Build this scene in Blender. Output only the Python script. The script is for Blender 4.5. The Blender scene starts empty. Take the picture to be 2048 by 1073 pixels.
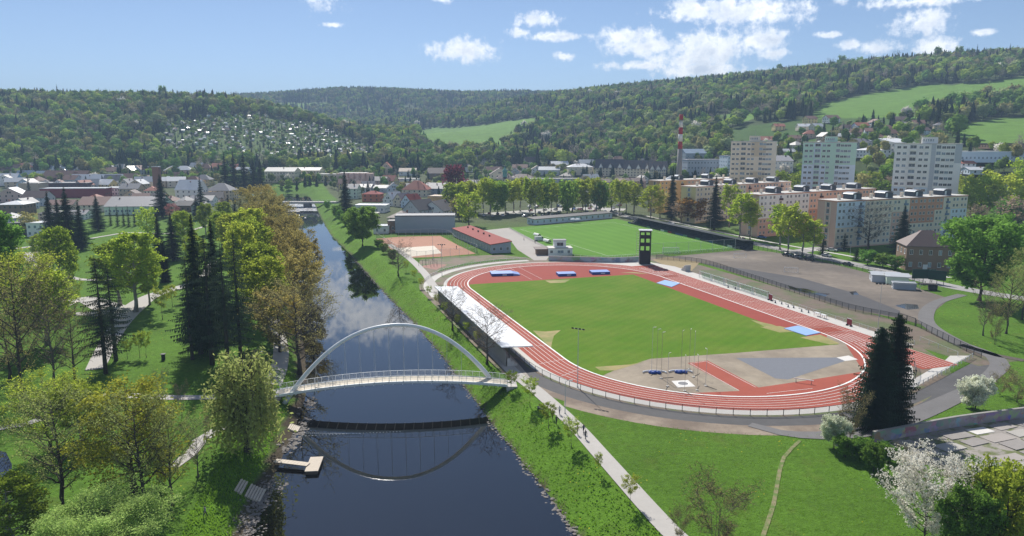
import bpy, math, random
import numpy as np
from mathutils import Vector, Matrix, noise as mnoise
from mathutils.geometry import tessellate_polygon
rad = math.radians
SC = bpy.context.scene
COL = SC.collection
# ------------------------------------------------------------------ camera
FPX, PITCH, CAMZ = 1450.0, rad(10.03), 50.2        # focal length in photo pixels, tilt, height of the drone
cam_d = bpy.data.cameras.new("camera"); cam_d.sensor_width = 36.0; cam_d.lens = FPX/2048*36
cam_d.clip_start = 1.0; cam_d.clip_end = 20000
cam = bpy.data.objects.new("camera", cam_d); COL.objects.link(cam)
cam.location = (0, 0, CAMZ); cam.rotation_euler = (math.pi/2-PITCH, 0, 0)
SC.camera = cam
# ------------------------------------------------------------------ sun, sky
SUN_AZ, SUN_EL = rad(-15), rad(43)
sd = Vector((math.sin(SUN_AZ)*math.cos(SUN_EL), math.cos(SUN_AZ)*math.cos(SUN_EL), math.sin(SUN_EL)))
sun_d = bpy.data.lights.new("sun", 'SUN'); sun_d.energy = 3.7; sun_d.angle = rad(.5); sun_d.color = (1, .955, .88)
sun = bpy.data.objects.new("sun", sun_d); COL.objects.link(sun)
sun.rotation_euler = sd.to_track_quat('Z', 'Y').to_euler(); sun.location = (0, 100, 300)
W = bpy.data.worlds.new("World"); SC.world = W; W.use_nodes = True
nt = W.node_tree; nt.nodes.clear()
def N(tree, typ, **kw):
    n = tree.nodes.new(typ)
    for k, v in kw.items():
        if k == 'inp':
            for i, val in v.items(): n.inputs[i].default_value = val
        else: setattr(n, k, v)
    return n
def LK(tree, a, b): tree.links.new(a, b)
def M(tree, op, a, b=None, clamp=False):
    n = N(tree, 'ShaderNodeMath', operation=op, use_clamp=clamp)
    for i, q in enumerate((a, b)):
        if q is None: continue
        if isinstance(q, (int, float)): n.inputs[i].default_value = q
        else: LK(tree, q, n.inputs[i])
    return n.outputs[0]
def VM(tree, op, a, b=None):
    n = N(tree, 'ShaderNodeVectorMath', operation=op)
    for i, q in enumerate((a, b)):
        if q is None: continue
        if isinstance(q, tuple): n.inputs[i].default_value = q
        else: LK(tree, q, n.inputs[i])
    return n
sky = N(nt, 'ShaderNodeTexSky', sky_type='NISHITA', sun_disc=False, sun_elevation=SUN_EL, sun_rotation=SUN_AZ,
        altitude=350, air_density=.6, dust_density=.1, ozone_density=1.2)
def pxdir(px, py):
    u = (px-1024)/FPX; v = (py-536.5)/FPX
    d = Vector((u, math.cos(PITCH)-v*math.sin(PITCH), -math.sin(PITCH)-v*math.cos(PITCH)))
    return d.normalized()
tc = N(nt, 'ShaderNodeTexCoord')
sx = N(nt, 'ShaderNodeSeparateXYZ'); LK(nt, tc.outputs['Generated'], sx.inputs[0])
az = M(nt, 'ARCTAN2', sx.outputs[0], sx.outputs[1]); el = M(nt, 'ARCSINE', sx.outputs[2])
ae = N(nt, 'ShaderNodeCombineXYZ'); LK(nt, az, ae.inputs[0]); LK(nt, el, ae.inputs[1])
CLOUDS = [(925,102,92,27),(1070,40,52,19),(1128,113,26,10),(1120,73,95,12),(1255,72,95,20),(1300,92,115,26),(1275,132,95,13),
          (1430,84,120,34),(1480,22,160,36),(1390,22,75,30),(1520,82,70,26),(1400,140,120,20),(1390,115,120,34),(1850,46,58,30),
          (1850,2,110,13),(1755,98,46,20),(1702,90,26,12),(1868,93,46,22),(1550,108,45,14),(1040,66,26,12),(1678,2,20,14),(885,-2,26,10),
          (1420,100,150,40),(1965,65,22,7),(1660,70,30,7),(665,50,26,6),(640,-70,95,75),(730,-110,90,60),(800,-135,60,26),(1500,-90,160,50)]
cov = None
wob = N(nt, 'ShaderNodeTexNoise', inp={'Scale': 26.0, 'Detail': 6.0, 'Roughness': .62}); LK(nt, ae.outputs[0], wob.inputs['Vector'])
for (cx, cy, rx, ry) in CLOUDS:
    d = pxdir(cx, cy); a0, e0 = math.atan2(d.x, d.y), math.asin(d.z)
    s = VM(nt, 'SUBTRACT', ae.outputs[0], (a0, e0, 0)); s = VM(nt, 'MULTIPLY', s.outputs[0], (FPX/rx*.95, FPX/ry*.95, 0))
    l = VM(nt, 'LENGTH', s.outputs[0])
    v = M(nt, 'SUBTRACT', 1.0, l.outputs['Value'])
    cov = v if cov is None else M(nt, 'MAXIMUM', cov, v)
# clouds added over the unseen rest of the sky, cover raised for fill light
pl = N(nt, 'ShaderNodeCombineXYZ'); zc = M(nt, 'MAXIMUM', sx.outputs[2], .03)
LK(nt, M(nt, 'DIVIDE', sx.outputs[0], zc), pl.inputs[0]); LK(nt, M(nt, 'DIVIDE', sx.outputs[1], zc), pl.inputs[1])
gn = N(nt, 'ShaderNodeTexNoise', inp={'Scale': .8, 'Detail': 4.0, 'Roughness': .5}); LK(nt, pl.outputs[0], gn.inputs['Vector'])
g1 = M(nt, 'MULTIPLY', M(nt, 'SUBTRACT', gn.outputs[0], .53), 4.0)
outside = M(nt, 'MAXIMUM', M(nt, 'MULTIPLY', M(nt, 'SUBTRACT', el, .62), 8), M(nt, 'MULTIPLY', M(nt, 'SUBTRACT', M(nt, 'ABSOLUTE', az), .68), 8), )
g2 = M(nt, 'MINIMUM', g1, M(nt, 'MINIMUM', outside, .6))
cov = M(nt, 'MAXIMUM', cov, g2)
wob3 = N(nt, 'ShaderNodeTexNoise', inp={'Scale': 95.0, 'Detail': 7.0, 'Roughness': .65}); LK(nt, ae.outputs[0], wob3.inputs['Vector'])
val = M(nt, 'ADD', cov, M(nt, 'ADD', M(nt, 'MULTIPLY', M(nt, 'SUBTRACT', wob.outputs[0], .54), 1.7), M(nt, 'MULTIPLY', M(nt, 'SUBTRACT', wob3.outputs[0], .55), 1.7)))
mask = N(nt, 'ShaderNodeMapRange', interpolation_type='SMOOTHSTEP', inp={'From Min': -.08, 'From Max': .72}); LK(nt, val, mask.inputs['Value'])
w2 = N(nt, 'ShaderNodeTexNoise', inp={'Scale': 34.0, 'Detail': 5.0, 'Roughness': .6})
LK(nt, VM(nt, 'ADD', ae.outputs[0], (0, .006, 0)).outputs[0], w2.inputs['Vector'])
shade = M(nt, 'ADD', M(nt, 'MULTIPLY', M(nt, 'SUBTRACT', w2.outputs[0], .47), 3.0), M(nt, 'MULTIPLY', M(nt, 'SUBTRACT', val, .45), .9), clamp=True)
cr = N(nt, 'ShaderNodeMix', data_type='RGBA'); LK(nt, shade, cr.inputs['Factor'])
cr.inputs['A'].default_value = (.80, .81, .82, 1); cr.inputs['B'].default_value = (.46, .51, .59, 1)
bg1 = N(nt, 'ShaderNodeBackground', inp={'Strength': .066}); LK(nt, sky.outputs[0], bg1.inputs[0])
bg2 = N(nt, 'ShaderNodeBackground', inp={'Strength': 1.0}); LK(nt, cr.outputs['Result'], bg2.inputs[0])
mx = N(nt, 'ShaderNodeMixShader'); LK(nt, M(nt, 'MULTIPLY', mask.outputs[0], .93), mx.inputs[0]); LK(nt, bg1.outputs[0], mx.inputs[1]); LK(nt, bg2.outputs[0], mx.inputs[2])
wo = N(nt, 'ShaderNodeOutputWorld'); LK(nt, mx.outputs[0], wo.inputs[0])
W.cycles.sampling_method = 'MANUAL'; W.cycles.sample_map_resolution = 512
vs = SC.view_settings; vs.view_transform = 'Standard'; vs.look = 'None'; vs.exposure = 0.92; vs.gamma = 1; vs.use_curve_mapping = False
SC.cycles.use_denoising = True; SC.cycles.max_bounces = 6; SC.cycles.diffuse_bounces = 3; SC.cycles.glossy_bounces = 2
SC.cycles.transparent_max_bounces = 12; SC.cycles.volume_bounces = 0; SC.cycles.sample_clamp_indirect = 4.0
# ------------------------------------------------------------------ the lie of the land
def sstep(a, b, x):
    t = np.clip((x-a)/(b-a), 0, 1); return t*t*(3-2*t)
WATER = -3.7
_ry = np.array([-200, 40, 92.1, 104.8, 129.4, 150.1, 177.9, 214.4, 246.4, 289, 341, 414.8, 494.4, 546.5, 600, 700, 780])
_rx = np.array([62, 26, 8.7, 5.1, -3.2, -9.6, -18.3, -31, -43.3, -58.6, -77.1, -104.9, -130.4, -146.5, -163, -196, -222])
_lw = np.array([50, 46, 44.5, 42.8, 37.5, 34.5, 34, 33, 32, 31, 30, 28, 25, 23, 30, 30, 24])
def xr(y): return np.interp(y, _ry, _rx)
def xl(y): return np.interp(y, _ry, _rx-_lw)
def at_depth(px, py, Y):
    d = pxdir(px, py); t = Y/d.y
    return (d.x*t, Y, CAMZ+d.z*t)
HILL = [at_depth(*a) for a in [
    # left hill: crest, shoulder, foot
    (-500,200,1300),(-200,202,1330),(0,200,1350),(200,206,1380),(400,204,1400),(500,212,1400),(600,236,1380),(680,270,1300),(750,300,1220),
    (-200,262,1040),(0,262,1050),(250,268,1080),(430,262,1150),(560,276,1150),(660,300,1120),
    (-300,335,860),(0,334,880),(250,334,920),(450,334,960),(600,332,980),(720,330,1020),
    # far hill across the valley
    (440,200,3000),(560,194,3000),(680,184,3000),(820,188,3000),(950,194,3000),(1010,190,2900),(600,222,2500),(800,222,2450),(950,226,2400),
    (640,250,2050),(800,250,2000),(880,262,1800),(800,285,1500),(700,290,1600),(-500,215,3200),(0,220,3200),
    # meadow in the middle and the long ridge to the right
    (880,292,1250),(1000,288,1200),(860,262,1420),(1000,250,1520),(1090,246,1480),(1030,208,2000),(1150,202,1800),(1300,190,1650),(1500,170,1500),
    (1700,146,1350),(1900,136,1250),(2048,132,1150),(2300,118,1050),(1150,255,1350),(1300,235,1250),(1450,215,1180),(1150,300,1150),(1300,290,1020),
    (1460,250,980),(1620,236,900),(1700,196,1130),(1900,182,1050),(2048,160,1000),(2300,150,900),(1800,234,850),(2000,238,800),(2250,240,700),
    (1700,272,720),(1950,272,660),(2250,290,560),(1480,300,820),(1300,318,900),(1100,320,1000),(950,318,1050),(1650,312,600),(1900,325,530),(2050,345,470),(2300,370,400)]]
for x, y, z in [(-1200,2200,110),(-500,2300,100),(300,3900,190),(1500,2600,150),(2600,1800,130),(-1500,3900,190),(2500,3900,190),(-2500,1500,120),(-2500,500,60),(2500,300,60),
                (-600,640,0),(-400,620,0),(-300,760,4),(-220,860,7),(-120,820,4),(0,760,1),(100,720,2),(200,620,4),(250,500,5),(290,400,5),(360,330,9),(420,230,9),(-800,500,2),
                (0,400,0),(150,250,0),(-300,300,0),(100,0,0),(-300,0,0),(-100,600,0),(60,560,0),(170,420,0),(0,900,9),(140,860,12)]:
    HILL.append((x, y, z))
_H = np.array(HILL); _P = _H[:, :2]/1000
def _tps(r2): return r2*np.log(r2+1e-12)
_A = _tps(((_P[:, None]-_P[None])**2).sum(2))+np.eye(len(_P))*.02; _Q = np.c_[np.ones(len(_P)), _P]
_S = np.linalg.solve(np.block([[_A, _Q], [_Q.T, np.zeros((3, 3))]]), np.r_[_H[:, 2], 0, 0, 0])
def hills(x, y):
    x = np.asarray(x, float); y = np.asarray(y, float)
    p = np.stack([x.ravel(), y.ravel()], 1)/1000
    out = np.empty(len(p))
    for i in range(0, len(p), 20000):
        q = p[i:i+20000]
        out[i:i+20000] = _tps(((q[:, None]-_P[None])**2).sum(2))@_S[:-3]+_S[-3]+q@_S[-2:]
    z = out.reshape(x.shape)
    lim = np.interp(x, [-2000, -900, -500, -100, 60, 150, 230, 300, 400, 800], [420, 560, 640, 660, 560, 440, 350, 300, 190, 60])
    m = sstep(0, 130, y-lim)
    return np.maximum(z, 0)*m
def T(x, y):
    x = np.asarray(x, float); y = np.asarray(y, float)
    z = hills(x, y)
    R_, L_ = xr(y), xl(y)
    left = x < (R_+L_)/2
    park = -1.3*(1-sstep(420, 560, y))
    z = np.where(left, z+park*(1-sstep(160, 330, L_-x)*.5), z)
    dR = (x-R_)*.93; dL = (L_-x)*.95
    d = np.where(left, dL, dR); wid = np.where(left, 7.0, 8.2)
    k = np.clip(d/wid, 0, 1); k = k*k*(3-2*k)*.55+k*.45
    fade = 1-sstep(720, 790, y)
    bank = np.where(d < 0, np.maximum(WATER-.05+d*.45, -5.2), WATER-.05+(z-WATER+.05)*k)
    return np.where(fade > 0, np.where(d < wid, z+(bank-z)*fade, z), z)
def T1(x, y): return float(T(np.array([x]), np.array([y]))[0])
_ts = np.concatenate([np.linspace(60, 400, 500), np.geomspace(401, 4200, 900)])
def R(px, py, dz=0.0):
    """where the line of sight through a photo pixel meets the ground"""
    d = pxdir(px, py); t = _ts/d.y
    h = CAMZ+d.z*t-T(d.x*t, _ts)-dz
    i = np.argmax(h < 0)
    if h[i] >= 0: i = len(h)-1
    f = h[i-1]/(h[i-1]-h[i]) if i > 0 else 0
    s = t[i-1]+(t[i]-t[i-1])*f if i > 0 else t[0]
    return Vector((d.x*s, d.y*s, CAMZ+d.z*s))
def G(px, py, z=0.0):
    d = pxdir(px, py); s = (z-CAMZ)/d.z
    return Vector((d.x*s, d.y*s, z))
def scale_at(P): return (P[1]*math.cos(PITCH)-(P[2]-CAMZ)*math.sin(PITCH))/FPX     # metres per photo pixel
# ------------------------------------------------------------------ materials
MATS = {}
def base_mat(name):
    m = bpy.data.materials.new(name); m.use_nodes = True; t = m.node_tree
    b = t.nodes['Principled BSDF']; return m, t, b
def mat(name, col, rough=.85, var=.18, scale=.6, var2=0, scale2=.05, rnd=0, bump=0, bscale=4, metal=0, spec=.3, col2=None, thr=(.4, .6), c2scale=.1, detail=5):
    """procedural paint: two octaves of mottling, an optional second colour in patches, object-to-object variation"""
    if name in MATS: return MATS[name]
    m, t, b = base_mat(name)
    g = N(t, 'ShaderNodeNewGeometry'); pos = g.outputs['Position']
    n1 = N(t, 'ShaderNodeTexNoise', inp={'Scale': scale, 'Detail': float(detail), 'Roughness': .6}); LK(t, pos, n1.inputs['Vector'])
    f = M(t, 'ADD', 1-var, M(t, 'MULTIPLY', n1.outputs[0], 2*var))
    if var2:
        n2 = N(t, 'ShaderNodeTexNoise', inp={'Scale': scale2, 'Detail': 3.0}); LK(t, pos, n2.inputs['Vector'])
        f = M(t, 'MULTIPLY', f, M(t, 'ADD', 1-var2, M(t, 'MULTIPLY', n2.outputs[0], 2*var2)))
    if rnd:
        oi = N(t, 'ShaderNodeObjectInfo'); f = M(t, 'MULTIPLY', f, M(t, 'ADD', 1-rnd, M(t, 'MULTIPLY', oi.outputs['Random'], 2*rnd)))
    base = None
    if col2:
        n3 = N(t, 'ShaderNodeTexNoise', inp={'Scale': c2scale, 'Detail': 6.0, 'Roughness': .6}); LK(t, pos, n3.inputs['Vector'])
        mr = N(t, 'ShaderNodeMapRange', inp={'From Min': thr[0], 'From Max': thr[1]}); LK(t, n3.outputs[0], mr.inputs['Value'])
        mixc = N(t, 'ShaderNodeMix', data_type='RGBA'); LK(t, mr.outputs[0], mixc.inputs['Factor'])
        mixc.inputs['A'].default_value = (*col, 1); mixc.inputs['B'].default_value = (*col2, 1); base = mixc.outputs['Result']
    sc = N(t, 'ShaderNodeVectorMath', operation='SCALE'); LK(t, f, sc.inputs['Scale'])
    if base is not None: LK(t, base, sc.inputs[0])
    else: sc.inputs[0].default_value = col
    LK(t, sc.outputs[0], b.inputs['Base Color'])
    b.inputs['Roughness'].default_value = rough; b.inputs['Metallic'].default_value = metal; b.inputs['Specular IOR Level'].default_value = spec
    if bump:
        n4 = N(t, 'ShaderNodeTexNoise', inp={'Scale': float(bscale), 'Detail': 4.0}); LK(t, pos, n4.inputs['Vector'])
        bp = N(t, 'ShaderNodeBump', inp={'Strength': 1.0, 'Distance': bump}); LK(t, n4.outputs[0], bp.inputs['Height']); LK(t, bp.outputs[0], b.inputs['Normal'])
    MATS[name] = m; return m
def leafmat(name, col, rnd=.25, hue=.0, trans=.52, col2=None):
    if name in MATS: return MATS[name]
    m, t, b = base_mat(name); t.nodes.remove(b)
    oi = N(t, 'ShaderNodeObjectInfo'); g = N(t, 'ShaderNodeNewGeometry')
    n1 = N(t, 'ShaderNodeTexNoise', inp={'Scale': .35, 'Detail': 3.0}); LK(t, g.outputs['Position'], n1.inputs['Vector'])
    f = M(t, 'MULTIPLY', M(t, 'ADD', 1-rnd, M(t, 'MULTIPLY', oi.outputs['Random'], 2*rnd)), M(t, 'ADD', .6, M(t, 'MULTIPLY', n1.outputs[0], .8)))
    mixc = N(t, 'ShaderNodeMix', data_type='RGBA')
    hr = M(t, 'FRACT', M(t, 'MULTIPLY', oi.outputs['Random'], 7.31)); LK(t, hr, mixc.inputs['Factor'])
    c2 = col2 or tuple(c*k for c, k in zip(col, (1.25, 1.0, .8)))
    mixc.inputs['A'].default_value = (*col, 1); mixc.inputs['B'].default_value = (*c2, 1)
    sc = N(t, 'ShaderNodeVectorMath', operation='SCALE'); LK(t, mixc.outputs['Result'], sc.inputs[0]); LK(t, f, sc.inputs['Scale'])
    d = N(t, 'ShaderNodeBsdfDiffuse'); tr = N(t, 'ShaderNodeBsdfTranslucent'); mx = N(t, 'ShaderNodeMixShader', inp={0: trans})
    LK(t, sc.outputs[0], d.inputs[0]); LK(t, sc.outputs[0], tr.inputs[0]); LK(t, d.outputs[0], mx.inputs[1]); LK(t, tr.outputs[0], mx.inputs[2])
    LK(t, mx.outputs[0], t.nodes['Material Output'].inputs[0]); MATS[name] = m; return m
def netmat(name, col, alpha):
    if name in MATS: return MATS[name]
    m, t, b = base_mat(name); t.nodes.remove(b)
    d = N(t, 'ShaderNodeBsdfDiffuse', inp={0: (*col, 1)}); tr = N(t, 'ShaderNodeBsdfTransparent'); mx = N(t, 'ShaderNodeMixShader', inp={0: alpha})
    LK(t, tr.outputs[0], mx.inputs[1]); LK(t, d.outputs[0], mx.inputs[2]); LK(t, mx.outputs[0], t.nodes['Material Output'].inputs[0]); MATS[name] = m; return m
def glassmat(name, col=(.03, .04, .05), rough=.08):
    if name in MATS: return MATS[name]
    m, t, b = base_mat(name); oi = N(t, 'ShaderNodeObjectInfo')
    sc = N(t, 'ShaderNodeVectorMath', operation='SCALE'); sc.inputs[0].default_value = col
    LK(t, M(t, 'ADD', M(t, 'ADD', .5, M(t, 'MULTIPLY', oi.outputs['Random'], 1.6)), M(t, 'MULTIPLY', M(t, 'GREATER_THAN', M(t, 'FRACT', M(t, 'MULTIPLY', oi.outputs['Random'], 9.7)), .68), 5.0)), sc.inputs['Scale']); LK(t, sc.outputs[0], b.inputs['Base Color'])
    b.inputs['Roughness'].default_value = rough; b.inputs['Specular IOR Level'].default_value = .6; MATS[name] = m; return m
# ------------------------------------------------------------------ mesh helpers
class MB:
    def __init__(s): s.v = []; s.f = []; s.mi = []
    def add(s, vs, fs, m=0):
        o = len(s.v); s.v += [tuple(p) for p in vs]; s.f += [tuple(i+o for i in q) for q in fs]; s.mi += [m]*len(fs); return s
    def box(s, c, d, rz=0, m=0, rx=0):
        x, y, z = d[0]/2, d[1]/2, d[2]/2
        P = [Vector((i*x, j*y, k*z)) for k in (-1, 1) for j in (-1, 1) for i in (-1, 1)]
        if rx: P = [Matrix.Rotation(rx, 3, 'X')@p for p in P]
        if rz: P = [Matrix.Rotation(rz, 3, 'Z')@p for p in P]
        return s.add([p+Vector(c) for p in P], [(0, 2, 3, 1), (4, 5, 7, 6), (0, 1, 5, 4), (2, 6, 7, 3), (0, 4, 6, 2), (1, 3, 7, 5)], m)
    def prism(s, poly, z0, z1, m=0):
        n = len(poly); V = [(p[0], p[1], z0) for p in poly]+[(p[0], p[1], z1) for p in poly]
        return s.add(V, [tuple(range(n-1, -1, -1)), tuple(range(n, 2*n))]+[(i, (i+1) % n, n+(i+1) % n, n+i) for i in range(n)], m)
    def tube(s, pts, r, n=5, m=0, caps=True):
        pts = [Vector(p) for p in pts]; rs = r if isinstance(r, (list, tuple)) else [r]*len(pts)
        V = []; up = Vector((0, 0, 1))
        for i, p in enumerate(pts):
            t = (pts[min(i+1, len(pts)-1)]-pts[max(i-1, 0)]).normalized()
            a = t.cross(up); a = a.normalized() if a.length > .05 else Vector((1, 0, 0)); b = t.cross(a)
            for k in range(n):
                w = 2*math.pi*k/n; V.append(p+(a*math.cos(w)+b*math.sin(w))*rs[i])
        F = [(i*n+k, i*n+(k+1) % n, (i+1)*n+(k+1) % n, (i+1)*n+k) for i in range(len(pts)-1) for k in range(n)]
        if caps and n > 2: F += [tuple(range(n-1, -1, -1)), tuple((len(pts)-1)*n+k for k in range(n))]
        return s.add(V, F, m)
    def quad(s, *p, m=0): return s.add(p, [tuple(range(len(p)))], m)
    def mesh(s, name, mats, smooth=False):
        me = bpy.data.meshes.new(name); me.from_pydata(s.v, [], s.f)
        for mm in (mats if isinstance(mats, (list, tuple)) else [mats]): me.materials.append(mm)
        if len(me.materials) > 1: me.polygons.foreach_set('material_index', s.mi)
        if smooth: me.polygons.foreach_set('use_smooth', [True]*len(s.f))
        me.update(); return me
    def build(s, name, mats, parent=None, smooth=False, **k): return link(name, s.mesh(name, mats, smooth), parent, **k)
def link(name, data, parent=None, loc=None, rot=None, scale=None):
    o = bpy.data.objects.new(name, data); COL.objects.link(o)
    if parent is not None: o.parent = parent
    if loc is not None: o.location = loc
    if rot is not None: o.rotation_euler = rot if isinstance(rot, tuple) else (0, 0, rot)
    if scale is not None: o.scale = scale
    return o
def tag(o, label=None, cat=None, group=None, kind=None):
    if label: o['label'] = label
    if cat: o['category'] = cat
    if group: o['group'] = group
    if kind: o['kind'] = kind
    return o
def thing(name, label, cat, loc=(0, 0, 0), rz=0, group=None):
    o = link(name, None, None, loc, rz); o.empty_display_size = .5
    return tag(o, label, cat, group)
def flat(name, pts, m, z, kind='structure', parent=None):
    """level sheet from outline points"""
    P = [Vector((p[0], p[1], 0)) for p in pts]
    tri = tessellate_polygon([P])
    mb = MB(); fs = []
    for t in tri:
        a, b, c = (P[i] for i in t)
        fs.append(t if (b-a).cross(c-a).z > 0 else (t[0], t[2], t[1]))
    mb.add([(p.x, p.y, z) for p in P], fs)
    o = mb.build(name, m, parent)
    if kind and parent is None: o['kind'] = kind
    return o
def resample(pts, step, closed=False):
    P = [Vector((p[0], p[1])) for p in pts]
    if closed: P.append(P[0])
    # Catmull-Rom for smooth bends
    out = []
    n = len(P)
    for i in range(n-1):
        p0, p1, p2, p3 = P[max(i-1, 0)], P[i], P[i+1], P[min(i+2, n-1)]
        k = max(1, int((p2-p1).length/step))
        for j in range(k):
            t = j/k; out.append(.5*((2*p1)+(p2-p0)*t+(2*p0-5*p1+4*p2-p3)*t*t+(3*p1-p0-3*p2+p3)*t**3))
    if not closed: out.append(P[-1])
    return out
RB = [0]
def ribbon(name, pts, width, m, dz, kind='structure', parent=None, step=3, z=None, closed=False, smooth=True, thick=0):
    """strip laid on the ground along a line; width may be a list (one per given point)"""
    RB[0] += 1; dz = dz+(RB[0] % 37)*.0025 if z is None else dz
    P = resample(pts, step, closed) if smooth else [Vector((p[0], p[1])) for p in pts]
    n = len(P); rows = 3 if z is None else 2
    if isinstance(width, (list, tuple)): ws = np.interp(np.linspace(0, 1, n), np.linspace(0, 1, len(width)), width)
    else: ws = [width]*n
    V = []
    for i in range(n):
        a = P[(i-1) % n] if closed else P[max(i-1, 0)]; b = P[(i+1) % n] if closed else P[min(i+1, n-1)]
        t = (b-a).normalized(); nn = Vector((-t.y, t.x))
        for k in range(rows): V.append(P[i]+nn*ws[i]*(.5-k/(rows-1)))
    A = np.array([(v.x, v.y) for v in V]); Z = T(A[:, 0], A[:, 1])+dz if z is None else np.full(len(A), z+dz)
    F = []
    for i in range(n if closed else n-1):
        j = (i+1) % n
        for k in range(rows-1): F.append((i*rows+k, i*rows+k+1, j*rows+k+1, j*rows+k))
    o = MB().add(np.c_[A, Z].tolist(), F).build(name, m, parent)
    if kind and parent is None: o['kind'] = kind
    return o
def inpoly(x, y, poly):
    x = np.asarray(x, float); y = np.asarray(y, float); c = np.zeros(x.shape, bool); n = len(poly); j = n-1
    for i in range(n):
        xi, yi = poly[i][0], poly[i][1]; xj, yj = poly[j][0], poly[j][1]
        c ^= ((yi > y) != (yj > y)) & (x < (xj-xi)*(y-yi)/(yj-yi+1e-12)+xi); j = i
    return c
ORD = ['first','second','third','fourth','fifth','sixth','seventh','eighth','ninth','tenth','eleventh','twelfth','thirteenth','fourteenth','fifteenth','sixteenth','seventeenth','eighteenth','nineteenth','twentieth',
       'twenty-first','twenty-second','twenty-third','twenty-fourth','twenty-fifth','twenty-sixth','twenty-seventh','twenty-eighth','twenty-ninth','thirtieth']
def copy_tree(o, parent=None):
    c = o.copy(); COL.objects.link(c)
    if parent is not None: c.parent = parent
    for ch in o.children: copy_tree(ch, c)
    return c
GREY = lambda v: (v, v, v)
# ------------------------------------------------------------------ ground
def RP(*pp): return [R(*p) for p in pp]
MEADOWS = [RP(*q) for q in [
    [(800,270),(870,254),(970,250),(1070,236),(1090,248),(1040,266),(1004,300),(940,310),(860,300)],
    [(1618,234),(1650,206),(1740,188),(1850,170),(1975,166),(2048,154),(2140,146),(2140,182),(1990,206),(1950,212),(1900,222),(1800,242),(1700,246)],
    [(1900,254),(2000,236),(2140,230),(2140,300),(2000,298),(1925,290)],
    [(1400,250),(1440,230),(1525,223),(1500,242),(1430,254)],
    [(283,276),(292,263),(316,262),(318,276)],
    [(545,206),(690,208),(650,218),(550,215)],[(690,216),(748,216),(742,223),(695,222)],[(800,218),(900,220),(880,226),(810,225)]]]
ALLOT = RP((312,312),(330,252),(400,236),(520,232),(650,256),(748,298),(756,326),(600,333),(440,328))
VILLAGE = RP((1440,262),(1600,240),(1790,236),(1890,262),(1900,300),(1800,318),(1600,322),(1470,318))
PARKL = RP((0,900),(0,470),(110,430),(300,400),(470,385),(520,400))
xs = np.concatenate([-np.cumsum(np.r_[0, np.maximum(3, 0)*np.ones(1)])[:0], []])
def grow(a, sgn, lim, s0, k):
    out = [a]
    while abs(out[-1]) < lim: out.append(out[-1]+sgn*(s0+abs(out[-1]-a)*k))
    return out[1:]
gx = np.array(grow(-215, -1, 4200, 3, .03)[::-1]+list(np.arange(-215, 40, 1.1))+list(np.arange(40, 240, 5.0))+grow(235, 1, 4200, 5, .03))
gy = np.array(list(np.arange(-200, 60, 20))+list(np.arange(60, 620, 2.6))+grow(620, 1, 4600, 4, .012))
X, Y = np.meshgrid(gx, gy); Z = T(X, Y); HZ = hills(X, Y)
def cnoise(x, y, s, seed=0):
    f = np.zeros(x.shape)
    rs = np.random.RandomState(seed)
    for k in range(7):
        a = rs.rand()*6.28; fr = (1+k*.55)/s; f += np.sin((x*math.cos(a)+y*math.sin(a))*fr*6.28+rs.rand()*6.28)/(1+k*.3)
    return f/2.2
Cc = np.zeros(X.shape+(4,)); Cc[..., 3] = 1
Cc[..., :3] = (.085, .175, .017)
n1 = cnoise(X, Y, 90, 1)
town = sstep(360, 470, Y)*(X > xr(Y)+20)+sstep(430, 560, Y)*(X < xl(Y)-10)
town = np.clip(town, 0, 1)[..., None]
Cc[..., :3] = Cc[..., :3]*(1-town)+np.array((.085, .105, .05))*town
fo = sstep(6, 22, HZ)[..., None]; Cc[..., :3] = Cc[..., :3]*(1-fo)+np.array((.05, .075, .026))*fo
for q in MEADOWS: Cc[inpoly(X, Y, q), :3] = (.125, .235, .042)
Cc[inpoly(X, Y, ALLOT), :3] = (.085, .14, .04)
vm = inpoly(X, Y, VILLAGE); Cc[vm, :3] = (.06, .115, .028)
dR = X-xr(Y); bank = (dR > -1) & (dR < 10) & (Y < 460); Cc[bank, :3] = (.10, .205, .018)
edge = ((dR > -3) & (dR < .7)) | ((xl(Y)-X > -3) & (xl(Y)-X < 2.6)); Cc[edge & (Y < 700), :3] = (.075, .06, .04)
ny, nx = X.shape
idx = np.arange(ny*nx).reshape(ny, nx)
Fq = np.stack([idx[:-1, :-1], idx[:-1, 1:], idx[1:, 1:], idx[1:, :-1]], -1).reshape(-1, 4)
me = bpy.data.meshes.new('ground'); me.from_pydata(np.stack([X, Y, Z], -1).reshape(-1, 3).tolist(), [], Fq.tolist())
ca = me.color_attributes.new('cover', 'FLOAT_COLOR', 'POINT'); ca.data.foreach_set('color', Cc.reshape(-1))
me.polygons.foreach_set('use_smooth', [True]*len(me.polygons))
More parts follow.
